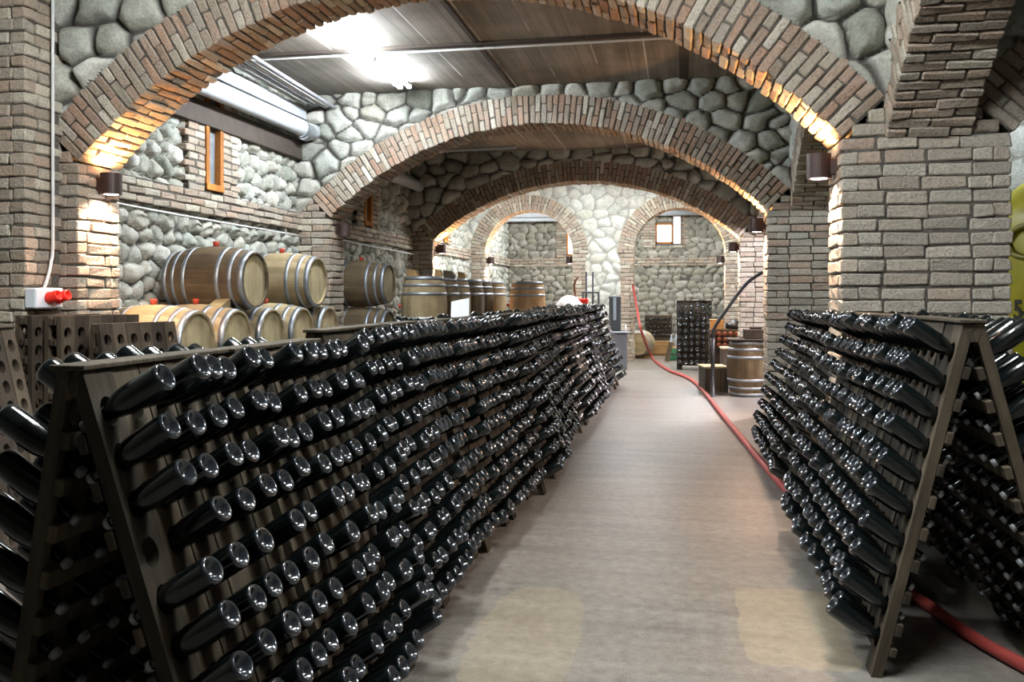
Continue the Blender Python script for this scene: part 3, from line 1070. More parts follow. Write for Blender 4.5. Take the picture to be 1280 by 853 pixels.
# ------------------------------------------------------------------ sconces
def sconce(x, y, z, side, label, lit=True, power=1.0):
    """side: +1 the jamb is on the -x side of the lamp"""
    t = thing('wall_sconce', label, 'wall lamp', (x, y, z), 0, 'up and down wall lamps on the arch jambs')
    r, h = 0.092, 0.19
    m = MB()
    prof = [(r - 0.006, -h / 2), (r, -h / 2), (r, h / 2), (r - 0.006, h / 2), (r - 0.006, 0.03), (0.0, 0.03), (0.0, -0.03), (r - 0.006, -0.03)]
    m.lathe(prof, 28, close=True)
    m.build('housing', 'sconce', t, smooth=False)
    m = MB()
    m.box(-side * 0.1 - 0.03, -side * 0.1 + 0.03, -0.05, 0.05, -0.06, 0.06, ch=0.006)
    m.build('bracket', 'sconce', t)
    for s, mt in ((1, 'glow_warm'), (-1, 'glow_white')):
        m = MB()
        m.lathe([(0.0, s * 0.034), (0.055, s * 0.034), (0.066, s * 0.07), (0.06, s * 0.092), (0.0, s * 0.100)], 20)
        m.build('lamp', mt if lit else 'pvc', t, smooth=True)
    if not lit:
        return
    for s in (1, -1):
        L = bpy.data.lights.new('sconce_beam', 'SPOT')
        L.energy = (210 if s > 0 else 260) * power
        L.color = (1.0, 0.52, 0.2) if s > 0 else (1.0, 0.66, 0.46)
        L.spot_size = R(158 if s > 0 else 150)
        L.spot_blend = 0.6
        L.shadow_soft_size = 0.05
        lo = bpy.data.objects.new('sconce_beam', L)
        COL.objects.link(lo)
        lo.parent = t
        lo.location = (0, 0, s * 0.108)
        lo.rotation_euler = (math.pi if s > 0 else 0, 0, 0)


so = 0.115
ym = TW / 2
sconce(XA + so, YW[0] + ym, 2.72, 1, 'dark cylinder wall lamp on the left jamb of the first arch')
sconce(XB - so, YW[0] + ym, 2.71, -1, 'dark cylinder wall lamp on the first free-standing pillar')
sconce(XA + so, YW[1] + ym, 2.72, 1, 'unlit dark wall lamp on the barrel side of the second arch', lit=False)
sconce(XB - so, YW[1] + ym, 2.70, -1, 'dark cylinder wall lamp on the second free-standing pillar')
sconce(XA + so, YW[2] + ym, 2.72, 1, 'lit wall lamp on the barrel side of the third arch')
sconce(XB - so, YW[2] + ym, 2.70, -1, 'lit wall lamp on the third free-standing pillar')
sconce(-5.18 + so, Y4 + ym, 2.68, 1, 'small lit wall lamp inside the left round arch, barrel side', power=0.8)
sconce(-2.80 - so, Y4 + ym, 2.68, -1, 'small lit wall lamp inside the left round arch, pier side', power=0.8)
sconce(XB - 0.02 - so, Y4 + ym, 2.66, -1, 'small lit wall lamp inside the right round arch', power=0.8)


# ------------------------------------------------------------------ bottle racks
BW, NC, NR = 0.135, 6, 10
RW = BW * NC
V0, VP = 0.137, 0.1445
RL = 1.60
PT = 0.045


def panel_mesh(seed):
    """six boards side by side with ten oval holes each; local X outward, Y along, Z up (top at 0), battens on the inner side"""
    random.seed(seed)
    m = MB()
    nh = 14
    for c in range(NC):
        y0, y1 = -RW / 2 + c * BW + 0.003, -RW / 2 + (c + 1) * BW - 0.003
        r = random.random()
        edges = [0.0]
        for k in range(NR):
            v = V0 + k * VP
            edges += [v - 0.055, v + 0.055]
        bot = RL if c in (0, NC - 1) else RL - 0.10
        dx = random.uniform(-0.004, 0.004)
        xa, xb = -PT + dx, dx
        # plain strips
        strips = [(0.0, edges[1])] + [(edges[2 * k], edges[2 * k + 1]) for k in range(1, NR)] + [(edges[2 * NR], bot)]
        for (a, b) in strips:
            for x in (xa, xb):
                m.add([(x, y0, -a), (x, y1, -a), (x, y1, -b), (x, y0, -b)], [(0, 1, 2, 3)], 0, r)
        m.add([(xa, y0, 0), (xb, y0, 0), (xb, y0, -bot), (xa, y0, -bot)], [(0, 1, 2, 3)], 0, r)
        m.add([(xa, y1, 0), (xb, y1, 0), (xb, y1, -bot), (xa, y1, -bot)], [(0, 1, 2, 3)], 0, r)
        for zz in (0, -bot):
            m.add([(xa, y0, zz), (xb, y0, zz), (xb, y1, zz), (xa, y1, zz)], [(0, 1, 2, 3)], 0, r)
        for k in range(NR):
            v = V0 + k * VP
            yc = (y0 + y1) / 2
            hy, hz = (y1 - y0) / 2, 0.055
            ho, hx = [], []
            for i in range(nh * 2):
                a = 2 * math.pi * i / (nh * 2)
                ho.append((yc + 0.035 * math.cos(a), -v + 0.046 * math.sin(a)))
                ca, sa = math.cos(a), math.sin(a)
                q = min(hy / max(abs(ca), 1e-6), hz / max(abs(sa), 1e-6))
                hx.append((yc + q * ca, -v + q * sa))
            # snap corners
            n = nh * 2
            for x in (xa, xb):
                vs = [(x, *p) for p in ho] + [(x, *p) for p in hx]
                m.add(vs, [(i, (i + 1) % n, n + (i + 1) % n, n + i) for i in range(n)], 0, r)
                for sy in (-1, 1):
                    for sz in (-1, 1):
                        cpt = (yc + sy * hy, -v + sz * hz)
                        an = math.atan2(sz * hz, sy * hy) % (2 * math.pi)
                        i = int(an / (2 * math.pi / n))
                        m.add([(x, *hx[i]), (x, *cpt), (x, *hx[(i + 1) % n])], [(0, 1, 2)], 0, r)
            vs = [(xa, *p) for p in ho] + [(xb, *p) for p in ho]
            m.add(vs, [(i, (i + 1) % n, n + (i + 1) % n, n + i) for i in range(n)], 0, r)
    for k in range(NR):
        v = V0 + k * VP - 0.07
        if k == 0:
            v = 0.045
        m.box(-PT - 0.035, -PT - 0.004, -RW / 2, RW / 2, -v - 0.028, -v + 0.028, 0, random.random(), ch=0.004)
    m.box(-PT - 0.035, -PT - 0.004, -RW / 2, RW / 2, -1.47 - 0.02, -1.47 + 0.02, 0, random.random(), ch=0.004)
    return m.mesh('bottle_panel', ['rack_wood'])


PANELS = [panel_mesh(s) for s in (1, 2, 3)]
DARK_PANELS = []
for p_ in PANELS:
    q_ = p_.copy()
    q_.materials[0] = M['dark_wood']
    DARK_PANELS.append(q_)
mtop = MB()
mtop.box(-0.055, 0.06, -RW / 2 - 0.01, RW / 2 + 0.01, -0.004, 0.012, ch=0.003)
MTOP = mtop.mesh('rack_top', ['rack_wood'])
mh = MB()
mh.box(-0.03, 0.03, -RW / 2 + 0.03, RW / 2 - 0.03, -0.06, -0.006, ch=0.004)
MHB = mh.mesh('hinge_beam', ['dark_wood'])

BOTTLES = []      # (matrix, rack label, row, col, side)


def rack(x, y, h, lam_f, lam_b, facing, label, rid=None, missing=(), back_rows=(), front=True, seed=0, rz=None, group='A-frame bottle racks', tilt=33, folded=False, name='bottle_rack', gap=0.04):
    """A-frame rack; facing +1: its front panel looks towards +x; h height of the ridge"""
    rot = (0 if facing > 0 else math.pi) if rz is None else rz
    t = thing(name, label, 'bottle rack', (x, y, 0), rot, group)
    W = Matrix.Translation((x, y, 0)) @ Matrix.Rotation(rot, 4, 'Z')
    rnd = random.Random(100 + seed)
    if not folded:
        o = bpy.data.objects.new('rack_top', MTOP)
        COL.objects.link(o)
        o.parent = t
        o.location = (0, 0, h)
    o = bpy.data.objects.new('hinge_beam', MHB)
    COL.objects.link(o)
    o.parent = t
    o.location = (0, 0, h)
    for s, lam in ((1, lam_f), (-1, lam_b)):
        la = R(lam)
        sc = h / (RL * math.cos(la))
        ML = Matrix.Translation((s * gap, 0, h)) @ Matrix.Rotation(0 if s > 0 else math.pi, 4, 'Z') @ Matrix.Rotation(-la, 4, 'Y')
        MS = ML @ Matrix.Diagonal((1, 1, sc, 1))
        o = bpy.data.objects.new('bottle_panel', (PANELS if rid is not None else DARK_PANELS)[(seed + (0 if s > 0 else 1)) % 3])
        COL.objects.link(o)
        o.parent = t
        o.matrix_local = MS
        if rid is None:
            continue
        side = 'front' if s > 0 else 'back'
        for k in range(NR):
            if s > 0 and not front:
                continue
            if s < 0 and (k not in back_rows):
                continue
            for c in range(NC):
                if (side, k, c) in missing or rnd.random() < 0.018:
                    continue
                th = R(tilt) - la + R(rnd.gauss(0, 1.6))
                yaw = R(rnd.gauss(0, 1.4))
                dirv = Vector((math.cos(th) * math.cos(yaw), math.sin(yaw), math.sin(th)))
                hole = Vector((-0.02, -RW / 2 + (c + 0.5) * BW, -(V0 + k * VP) * sc - 0.006))
                ext = (0.225 if k else 0.242) + rnd.gauss(0, 0.012) + (0.03 if rnd.random() < 0.06 else 0)
                base = hole + dirv * ext
                zax = -dirv
                xax = Vector((0, 1, 0)).cross(zax).normalized()
                yax = zax.cross(xax)
                sp = Matrix.Rotation(rnd.uniform(0, 6.28), 4, 'Z')
                B = Matrix(((xax.x, yax.x, zax.x, base.x), (xax.y, yax.y, zax.y, base.y), (xax.z, yax.z, zax.z, base.z), (0, 0, 0, 1)))
                BOTTLES.append((W @ ML @ B @ sp, rid, k, c if facing > 0 else NC - 1 - c, side))
    return t


ORD = ['first', 'second', 'third', 'fourth', 'fifth', 'sixth', 'seventh', 'eighth', 'ninth', 'tenth', 'eleventh', 'twelfth', 'thirteenth', 'fourteenth', 'fifteenth', 'sixteenth', 'seventeenth']
NU = 17
PITCH = 0.872
hs = {0: (1.508, 18.4, 9.5), 1: (1.505, 18.2, 9.5), 2: (1.545, 15.5, 12)}
for i in range(NU):
    rnd = random.Random(i + 40)
    if i in hs:
        h, lf, lb = hs[i]
        x = -1.70
    else:
        lf = rnd.uniform(15.5, 18.0)
        lb = 11.5
        h = 1.53 + rnd.uniform(-0.012, 0.02)
        x = -1.69 + rnd.uniform(-0.02, 0.02) + 0.05 * math.sin(i * 1.3)
    back = range(10) if i == 0 else ((0, 1, 2, 3) if i == 1 else (0,))
    miss = {('front', 3, 0), ('front', 8, 0)} if i == 0 else set()
    if i in (1, 2, 3, 6, 8):
        miss |= {('back', 0, c) for c in range(6)} if i in (2, 3) else set()
    rack(x - 0.04, 2.26 + RW / 2 + i * PITCH, h, lf, lb, 1, 'weathered wooden A-frame rack of dark bottles, %s in the long row by the barrels' % ORD[i],
         ('long', i), miss, back, True, i)

# short row in front of the brick pillar
for i in range(3):
    rack(1.233 + 0.04, 4.195 + RW / 2 + i * PITCH, 1.603 - 0.006 * i, 13.6, 14.5, -1, 'weathered wooden A-frame rack of dark bottles, %s in the short row before the brick pillar' % ORD[i],
         ('short', i), set(), range(10), True, 60 + i, tilt=35)
for i in range(3):
    rack(1.41 + 0.04, 7.62 + RW / 2 + i * PITCH, 1.55, 18.5, 12, -1, 'A-frame rack of dark bottles behind the first pillar, %s beyond it' % ORD[i],
         ('pillar', i), set(), (), True, 70 + i, tilt=35)
# rack standing across the far end of the aisle, its front towards the camera
p = fl(868, 463)
rack(p.x, p.y + 0.35, 1.60, 9, 12, 1, 'single rack of dark bottles facing down the aisle before the far arch', ('far', 0), set(), (), True, 81, rz=-math.pi / 2, tilt=12)

# empty racks by the first pier
rack(-4.42, 6.55, 1.50, 11, 6, 1, 'empty dark wooden bottle rack with open holes, before the first lying barrel', None, seed=90, rz=R(-12), group='empty racks by the pier', folded=True)
for i, (xx, yy, hh, rr) in enumerate(((-4.76, 6.50, 1.56, -11), (-4.99, 6.45, 1.565, -9))):
    rack(xx, yy, hh, 0.6, 0.6, 1, 'folded empty bottle rack standing upright by the pier, %s' % ('beside the open empty rack' if i == 0 else 'closest to the brick pilaster'), None, seed=91 + i, rz=R(rr), group='empty racks by the pier', folded=True, gap=0.085)
rack(-4.62, 5.02, 1.50, 14, 12, 1, 'empty bottle rack cut by the picture edge beside the brick pilaster', None, seed=95, rz=R(4), group='empty racks by the pier')


# ------------------------------------------------------------------ bottles
def bottle_prof(fine):
    if fine:
        return [(0.0, 0.030), (0.010, 0.028), (0.020, 0.021), (0.028, 0.010), (0.0335, 0.002), (0.037, 0.0), (0.0405, 0.002), (0.0435, 0.008), (0.0445, 0.018),
                (0.0447, 0.10), (0.0440, 0.135), (0.0405, 0.162), (0.0335, 0.190), (0.0255, 0.218), (0.0195, 0.245), (0.0165, 0.268), (0.0150, 0.285),
                (0.0150, 0.290), (0.0172, 0.292), (0.0172, 0.304), (0.0145, 0.308), (0.0, 0.308)]
    return [(0.0, 0.028), (0.024, 0.016), (0.0345, 0.001), (0.039, 0.001), (0.0442, 0.010), (0.0447, 0.12), (0.0385, 0.17), (0.0255, 0.218), (0.0160, 0.27), (0.0155, 0.308), (0.0, 0.308)]


pf = bottle_prof(True)
bm = MB()
bm.lathe(pf, 28, mis=[1 if k < 7 else 0 for k in range(len(pf) - 1)])
BM = bm.mesh('bottle', ['glass', 'punt'], True)
cm = MB()
cm.lathe([(0.0178, 0.293), (0.0190, 0.295), (0.0184, 0.310), (0.0140, 0.3135), (0.0, 0.3135)], 18)
CM = cm.mesh('crown_cap', ['cap'], True)

cand = []
for n, (Mx, rid, k, c, side) in enumerate(BOTTLES):
    b = Mx @ Vector((0, 0, 0.02))
    e = Mx @ Vector((0, 0, 0.305))
    q, w = proj(b), proj(e)
    if q is None or w is None:
        continue

    def inside(s, mg=5):
        return -mg < s[0] < 1280 + mg and -mg < s[1] < 853 + mg
    vis = False
    if side == 'front' and inside(q, 10):
        vis = True
    if rid == ('long', 0) and side == 'back':
        vis = (inside(q, 0) and q[0] < 70 + (q[1] < 470) * 130) or (inside(w, 0) and w[0] < 100 + max(0, w[1] - 470) * 0.3)
    elif rid == ('short', 0) and side == 'back':
        vis = inside(q, 0) or (inside(w, 0) and c < 3)
    elif side == 'back':
        vis = False
    if vis:
        cand.append((q[2], n))
cand.sort()
chosen = {n for _, n in cand[:300]}
ROWN = {'long': 'long row\'s', 'short': 'short row\'s', 'pillar': 'row behind the pillar', 'far': 'far end'}
nb = 0
stuff = MB()
lp = bottle_prof(False)
caps_stuff = [(0.0178, 0.293), (0.0185, 0.310), (0.0, 0.313)]
fv = {}


def lathe_arrays(prof, n):
    vs = np.array([(r * math.cos(2 * math.pi * i / n), r * math.sin(2 * math.pi * i / n), z, 1) for i in range(n) for (r, z) in prof])
    k = len(prof)
    fs = np.array([(i * k + p, ((i + 1) % n) * k + p, ((i + 1) % n) * k + p + 1, i * k + p + 1) for i in range(n) for p in range(k - 1)])
    mi = np.array([(1 if p < 4 else 0) for i in range(n) for p in range(k - 1)])
    return vs, fs, mi


sv, sf, smi = lathe_arrays(lp, 14)
cv_, cf_, _ = lathe_arrays(caps_stuff, 10)
allv, allf, allm = [], [], []
base = 0
for n, (Mx, rid, k, c, side) in enumerate(BOTTLES):
    if n in chosen:
        o = bpy.data.objects.new('wine_bottle', BM)
        COL.objects.link(o)
        o.matrix_world = Mx
        kind = 'dark glass bottle'
        if side == 'back':
            lb = '%s on the back of the %s first rack, tier %s, %s along' % (kind, ROWN[rid[0]], ORD[k], ORD[c])
        else:
            lb = '%s in the %s %s rack, %s tier down, %s along' % (kind, ROWN[rid[0]], ORD[rid[1]], ORD[k], ORD[c])
        tag(o, lb, 'bottle', 'dark bottles in the racks')
        cc = bpy.data.objects.new('crown_cap', CM)
        COL.objects.link(cc)
        cc.parent = o
        nb += 1
    else:
        A = np.array(Mx)
        for (vv, ff, mm) in ((sv, sf, smi), (cv_, cf_, np.full(len(cf_), 2))):
            allv.append((vv @ A.T)[:, :3])
            allf.append(ff + base)
            allm.append(mm)
            base += len(vv)
V = np.concatenate(allv)
Fq = np.concatenate(allf)
me = bpy.data.meshes.new('racked_bottles')
me.vertices.add(len(V))
me.vertices.foreach_set('co', V.ravel())
me.loops.add(Fq.size)
me.loops.foreach_set('vertex_index', Fq.ravel().astype(np.int32))
me.polygons.add(len(Fq))
me.polygons.foreach_set('loop_start', (np.arange(len(Fq)) * 4).astype(np.int32))
me.polygons.foreach_set('use_smooth', np.ones(len(Fq), bool))
for mm in ('glass', 'punt', 'cap'):
    me.materials.append(M[mm])
me.polygons.foreach_set('material_index', np.concatenate(allm).astype(np.int32))
me.update(calc_edges=True)
o = bpy.data.objects.new('racked_bottles', me)
COL.objects.link(o)
tag(o, 'mass of small dark bottles filling the farther racks on both sides of the aisle', 'bottles', kind='stuff')


# ------------------------------------------------------------------ barrels
def barrel_master(body_mat, tag_name):
    L, rb, rh = 0.95, 0.37, 0.305
    root = bpy.data.objects.new('oak_barrel', None)
    COL.objects.link(root)

    def rad(z):
        u = (z - L / 2) / (L / 2)
        return rh + (rb - rh) * (1 - u * u)
    zs = [L * k / 12 for k in range(13)]
    ns = 26
    rs = [random.random() for _ in range(ns)]
    m = MB()
    prof = [(rad(0) - 0.03, 0.04), (rad(0) - 0.03, 0.0)] + [(rad(z), z) for z in zs] + [(rad(L) - 0.03, L), (rad(L) - 0.03, L - 0.04)]
    m.lathe(prof, ns * 2, per_face_r=lambda i: rs[i // 2])
    m.build('body', body_mat, root, True)
    for z0, w in ((0.0, 0.062), (0.12, 0.048), (0.255, 0.05), (L - 0.062, 0.062), (L - 0.168, 0.048), (L - 0.305, 0.05)):
        m = MB()
        a, b = z0 + 0.003, z0 + w
        m.lathe([(rad(a) - 0.004, a), (rad(a) + 0.004, a), (rad(b) + 0.004, b), (rad(b) - 0.004, b)], 52, close=True)
        m.build('hoop', 'hoop', root, True)
    for z, s in ((0.035, -1), (L - 0.035, 1)):
        m = MB()
        rr = rad(0) - 0.022
        nb_ = 8
        for k in range(nb_):
            y0, y1 = -rr + 2 * rr * k / nb_, -rr + 2 * rr * (k + 1) / nb_ - 0.002
            r = random.random()
            seg = 4
            pts = [y0 + (y1 - y0) * q / seg for q in range(seg + 1)]
            for z_ in (z - 0.008, z + 0.008):
                up = [(math.sqrt(max(0, rr * rr - y * y)), y, z_) for y in pts]
                dn = [(-math.sqrt(max(0, rr * rr - y * y)), y, z_) for y in pts]
                m.add(up + dn, [(q, q + 1, seg + 2 + q, seg + 1 + q) for q in range(seg)], 0, r)
        m.build('head', 'oak_head', root)
    m = MB()
    m.lathe([(0.0, -0.01), (0.028, -0.01), (0.034, 0.045), (0.03, 0.055), (0.0, 0.055)], 16,
            M4=Matrix.Translation((-rb, 0, L / 2)) @ Matrix.Rotation(-math.pi / 2, 4, 'Y'))
    m.build('bung', 'bung', root, True)
    root['kindname'] = tag_name
    del root['kindname']
    return root


BD = barrel_master('oak_dark', 'd')
BL = barrel_master('oak_light', 'l')
B_LIT = barrel_master('oak_lit', 'f')
used = set()


def place_barrel(master, label, loc, lying=True, roll=0.0, group=None, yaw=0.0):
    o = master if master.name not in used else copy_tree(master)
    used.add(o.name)
    if lying:   # axis along +x, loc = centre of the far-left head (x start)
        o.rotation_euler = (Matrix.Rotation(yaw, 3, 'Z') @ Matrix.Rotation(math.pi / 2, 3, 'Y') @ Matrix.Rotation(roll, 3, 'Z')).to_euler()
    else:
        o.rotation_euler = (0, 0, roll)
    o.location = loc
    tag(o, label, 'barrel', group)
    return o


G1 = 'lying barrels stacked by the stone wall'
XB0 = -5.5
low = [7.75, 8.53, 9.33, 10.16, 10.98]
lbl = ['at the pier end', 'second from the pier', 'third from the pier', 'fourth from the pier', 'against the second arch']
for i, y in enumerate(low):
    place_barrel([B_LIT, BL, BL, BL, BL][i] if i else BL, 'pale oak barrel lying in the lower tier, %s' % lbl[i], (XB0, y, 1.265), True, 0.05 * i, G1)
place_barrel(BD, 'dark stained oak barrel lying on the upper tier with broad hoops', (XB0, 8.92, 1.895), True, 0.0, G1)
place_barrel(BL, 'pale oak barrel lying on the upper tier beside the second arch', (XB0, 10.6, 1.905), True, 0.1, G1)
place_barrel(BD, 'dark oak barrel lying on top, in the dim second bay', (XB0, 13.42, 1.915), True, 0.0, 'lying barrels in the dim bay')
place_barrel(BD, 'dark oak barrel lying underneath, in the dim second bay', (XB0, 13.42, 1.17), True, 0.1, 'lying barrels in the dim bay')


def stand(x0, x1, y0, y1, z, label, step=1.6):
    t = thing('barrel_stand', label, 'timber stand', ((x0 + x1) / 2, (y0 + y1) / 2, 0), 0, 'timber barrel stands')
    hx, hy = (x1 - x0) / 2, (y1 - y0) / 2
    for s in (-1, 1):
        m = MB()
        m.box(s * (hx - 0.08) - 0.06, s * (hx - 0.08) + 0.06, -hy, hy, z - 0.14, z, ch=0.008)
        m.build('rail', 'stand_wood', t)
        n = max(2, int(2 * hy / step) + 1)
        for k in range(n):
            y = -hy + 0.08 + (2 * hy - 0.16) * k / (n - 1)
            m = MB()
            m.box(s * (hx - 0.08) - 0.05, s * (hx - 0.08) + 0.05, y - 0.05, y + 0.05, 0, z - 0.14, ch=0.006)
            m.build('post', 'stand_wood', t)
    return t


stand(-5.45, -4.62, 7.42, 11.3, 0.93, 'timber stand under the lower tier of lying barrels')
stand(-5.45, -4.62, 13.1, 13.75, 0.83, 'timber stand under the lying barrels in the dim bay')
# upright barrels on a long platform
G2 = 'upright barrels in a row'
ups = [(13.6, BL, 'first at the dim bay end'), (14.42, BD, 'second in line'), (15.22, BL, 'third in line'), (16.35, BD, 'fourth in line'), (17.2, BD, 'fifth in line'), (18.5, BL, 'sixth in line')]
ZU = 1.08
for (y, mst, lb) in ups:
    place_barrel(mst, 'upright oak barrel in the row by the third arch, %s' % lb, (-4.03, y, ZU), False, 0.3 * math.sin(y * 9), G2)
place_barrel(B_LIT, 'upright oak barrel coloured as strongly lit, standing apart at the end of the row', (-3.04, 17.6, ZU - 0.02), False, 0.2)


def platform(x0, x1, y0, y1, z, label):
    t = stand(x0, x1, y0, y1, z - 0.03, label)
    m = MB()
    n = int((y1 - y0) / 0.15)
    for k in range(n):
        a = (y0 - y1) / 2 + k * 0.15
        m.box((x0 - x1) / 2, (x1 - x0) / 2, a, a + 0.14, z - 0.03, z, ch=0.004)
    m.build('deck', 'stand_wood', t)
    return t


platform(-4.45, -3.62, 13.15, 19.0, ZU, 'timber platform under the row of upright barrels')
platform(-3.5, -2.58, 17.1, 18.1, ZU - 0.02, 'timber platform under the upright barrel coloured as strongly lit')
# wooden chocks on top of upright barrels
for i, (px, y, w) in enumerate(((517, 13.5, 0.2), (536, 13.65, 0.14), (556, 13.85, 0.12), (590, 14.42, 0.2), (606, 15.3, 0.15))):
    pt = at(px, 345, y)
    m = MB()
    z = ZU + 0.95
    w2 = w / 2
    m.add([(-w2, -0.07, 0), (w2, -0.07, 0), (w2, 0.07, 0), (-w2, 0.07, 0), (-w2, -0.06, 0.12), (w2 * 0.4, -0.06, 0.1), (w2 * 0.4, 0.06, 0.1), (-w2, 0.06, 0.12)],
          [(0, 3, 2, 1), (4, 5, 6, 7), (0, 1, 5, 4), (1, 2, 6, 5), (2, 3, 7, 6), (3, 0, 4, 7)])
    o = m.build('wooden_chock', 'dark_wood' if i % 2 else 'stand_wood')
    xx = min(max(pt.x, -4.28), -3.8)
    yy = min([13.6, 14.42, 15.22], key=lambda q: abs(q - y))
    o.location = (xx, yy + (i % 3 - 1) * 0.08, z)
    tag(o, 'small wooden chock lying on top of the upright barrels, %s from the dim end' % ORD[i], 'chock', 'chocks on the barrels')
# chock wedging the dark upper barrel
m = MB()
m.add([(-0.08, -0.09, 0), (0.08, -0.09, 0), (0.08, 0.09, 0), (-0.08, 0.09, 0), (-0.08, -0.09, 0.02), (0.08, -0.09, 0.02), (0.08, 0.09, 0.09), (-0.08, 0.09, 0.09)],
      [(0, 3, 2, 1), (4, 5, 6, 7), (0, 1, 5, 4), (1, 2, 6, 5), (2, 3, 7, 6), (3, 0, 4, 7)])
o = m.build('wooden_wedge', 'oak_head')
o.location = (-4.78, 8.55, 1.60)
tag(o, 'pale wooden wedge under the dark upper barrel', 'wedge')

# barrel standing beside the second pillar, and one lying beyond the far arch
pb = fl(930, 497)
place_barrel(BD, 'weathered barrel standing beside the second pillar with a board on its lid', (pb.x + 0.10, pb.y + 0.33, 0), False, -0.7)
m = MB()
m.box(-0.36, 0.36, -0.34, 0.34, 0, 0.03, ch=0.005)
o = m.build('wooden_board', 'dark_wood')
o.location = (pb.x + 0.10, pb.y + 0.33, 0.952)
tag(o, 'dark square board lying on the weathered standing barrel', 'board')
m = MB()
m.box(-0.2, 0.2, -0.2, 0.2, 0, 0.16, ch=0.01)
m.box(-0.1, 0.1, -0.1, 0.1, 0.16, 0.2, ch=0.01)
o = m.build('wooden_box', 'dark_wood')
o.location = (pb.x + 0.22, pb.y + 0.38, 0.983)
tag(o, 'dark wooden box on the board of the standing barrel', 'box')
pl = at(797, 417, 24.3)
o = place_barrel(BL, 'barrel lying end-on beyond the right far arch', (pl.x, 24.3, 0.40), True)
o.rotation_euler = (R(-90), 0, R(-8))
m = MB()
for y in (0.15, 0.7):
    m.box(-0.3, 0.3, y, y + 0.12, 0, 0.06, ch=0.006)
o2 = m.build('barrel_cradle', 'stand_wood')
o2.location = (pl.x, 24.3, 0)
tag(o2, 'low wooden cradle under the end-on barrel', 'cradle')


# ------------------------------------------------------------------ pipes and cables on the left wall of the first bay
def ctube(name, pts, r, mat, label, cat, n=10, sub=8, group=None):
    P = [Vector(p) for p in pts]
    out = []
    for i in range(len(P) - 1):
        p0, p1, p2, p3 = P[max(i - 1, 0)], P[i], P[i + 1], P[min(i + 2, len(P) - 1)]
        for k in range(sub):
            t = k / sub
            out.append(0.5 * ((2 * p1) + (p2 - p0) * t + (2 * p0 - 5 * p1 + 4 * p2 - p3) * t * t + (3 * p1 - p0 - 3 * p2 + p3) * t ** 3))
    out.append(P[-1])
    m = MB()
    m.tube(out, r, n)
    o = m.build(name, mat, None, True)
    tag(o, label, cat, group)
    return o


t = thing('drain_pipe', 'thick white drain pipe along the stone wall under the ceiling', 'pipe', (XL + 0.33, 7.4, 4.12))
m = MB()
m.tube([(0, 0, 0), (0, 2.5, 0.02), (0, 4.55, 0.03), (0.0, 4.75, 0.03), (0.03, 4.9, 0.03)], 0.115, 20)
m.build('pipe', 'pvc', t, True)
for y in (1.6, 4.5):
    m = MB()
    m.tube([(0, y, 0.02), (0, y + 0.05, 0.02)], 0.128, 20)
    m.build('collar', 'pvc', t, True)
m = MB()
m.tube([(0, y_, 0) for y_ in (4.55, 4.7)], 0.135, 20)
m.build('elbow', 'pvc', t, True)
m = MB()
m.box(0, 0.10, 0, 4.85, 0, 0.16, ch=0.008)
o = m.build('cable_trunking', 'pvc')
o.location = (XL + 0.16, 7.4, 4.33)
tag(o, 'flat white cable trunking above the drain pipe', 'trunking')
m = MB()
m.box(0, 0.11, 0, 4.95, 0, 0.28, ch=0.008)
o = m.build('wall_beam', 'dark_board')
o.location = (XL + 0.06, 7.37, 3.75)
o['kind'] = 'structure'
tag(o, 'dark timber beam on the stone wall under the drain pipe', 'beam', kind='structure')
for i in range(4):
    dx = 0.22 + 0.15 * i
    ctube('wall_cable', [(XL + dx, 7.4, 4.62), (XL + dx, 8.9, 4.63), (XL + dx + 0.02, 10.5, 4.60 - 0.015 * i), (XL + dx + 0.02, 12.3, 4.56 - 0.02 * i)], 0.026, 'cable_grey' if i % 2 else 'cable_white',
          'cable running under the ceiling above the white trunking, %s from the wall' % ORD[i], 'cable', 8, 6, 'cables above the trunking')
ctube('wall_cable', [(XL + 0.17, 7.40, 2.66), (XL + 0.17, 9, 2.63), (XL + 0.17, 12.3, 2.61)], 0.012, 'cable_white', 'thin white cable below the brick band behind the barrels', 'cable', 6, 4)
ctube('wall_cable', [(XL + 0.17, 12.96, 2.66), (XL + 0.17, 15, 2.63), (XL + 0.17, 17.85, 2.6)], 0.012, 'cable_white', 'thin white cable below the brick band in the dim bay', 'cable', 6, 4)
ctube('ceiling_cable', [(-5.6, 10.2, 4.67), (-2, 10.2, 4.66), (1.4, 10.2, 4.67)], 0.014, 'cable_white', 'white cable crossing the ceiling between the first two arches', 'cable', 6, 4)
m = MB()
m.box(-5.6, 1.45, 10.05, 10.13, ZC - 0.035, ZC, ch=0.004)
o = m.build('ceiling_rail', 'dark_board')
tag(o, 'dark joint strip crossing the ceiling between the first two arches', 'strip')
for i, (x, y0, y1, w) in enumerate(((-2.35, 7.5, 12.3, 0.06), (0.05, 7.5, 12.3, 0.12), (-0.4, 13, 17.8, 0.1))):
    m = MB()
    m.box(x - w / 2, x + w / 2, y0, y1, ZC - 0.02, ZC, ch=0.003)
    o = m.build('trim_%d' % (3 + i), 'dark_board')
    struct(o, 'dark joint along the ceiling, %s' % ('over the barrel side of the first bay', 'over the aisle in the first bay', 'over the dim bay')[i], 'ceiling joint')
ctube('ceiling_conduit', [(-4.6, 14.0, 4.1), (-2.9, 14.0, 4.12), (-2.6, 14.0, 4.13)], 0.025, 'pvc', 'thin pale conduit under the ceiling of the dim bay', 'conduit', 8, 4)
m = MB()
m.tube([(XL + 0.3, 13.0, 3.95), (XL + 0.32, 15.4, 4.0), (XL + 0.32, 17.8, 4.02)], 0.115, 18)
o = m.build('drain_pipe', 'pvc', None, True)
tag(o, 'white drain pipe on the stone wall of the dim bay', 'pipe')
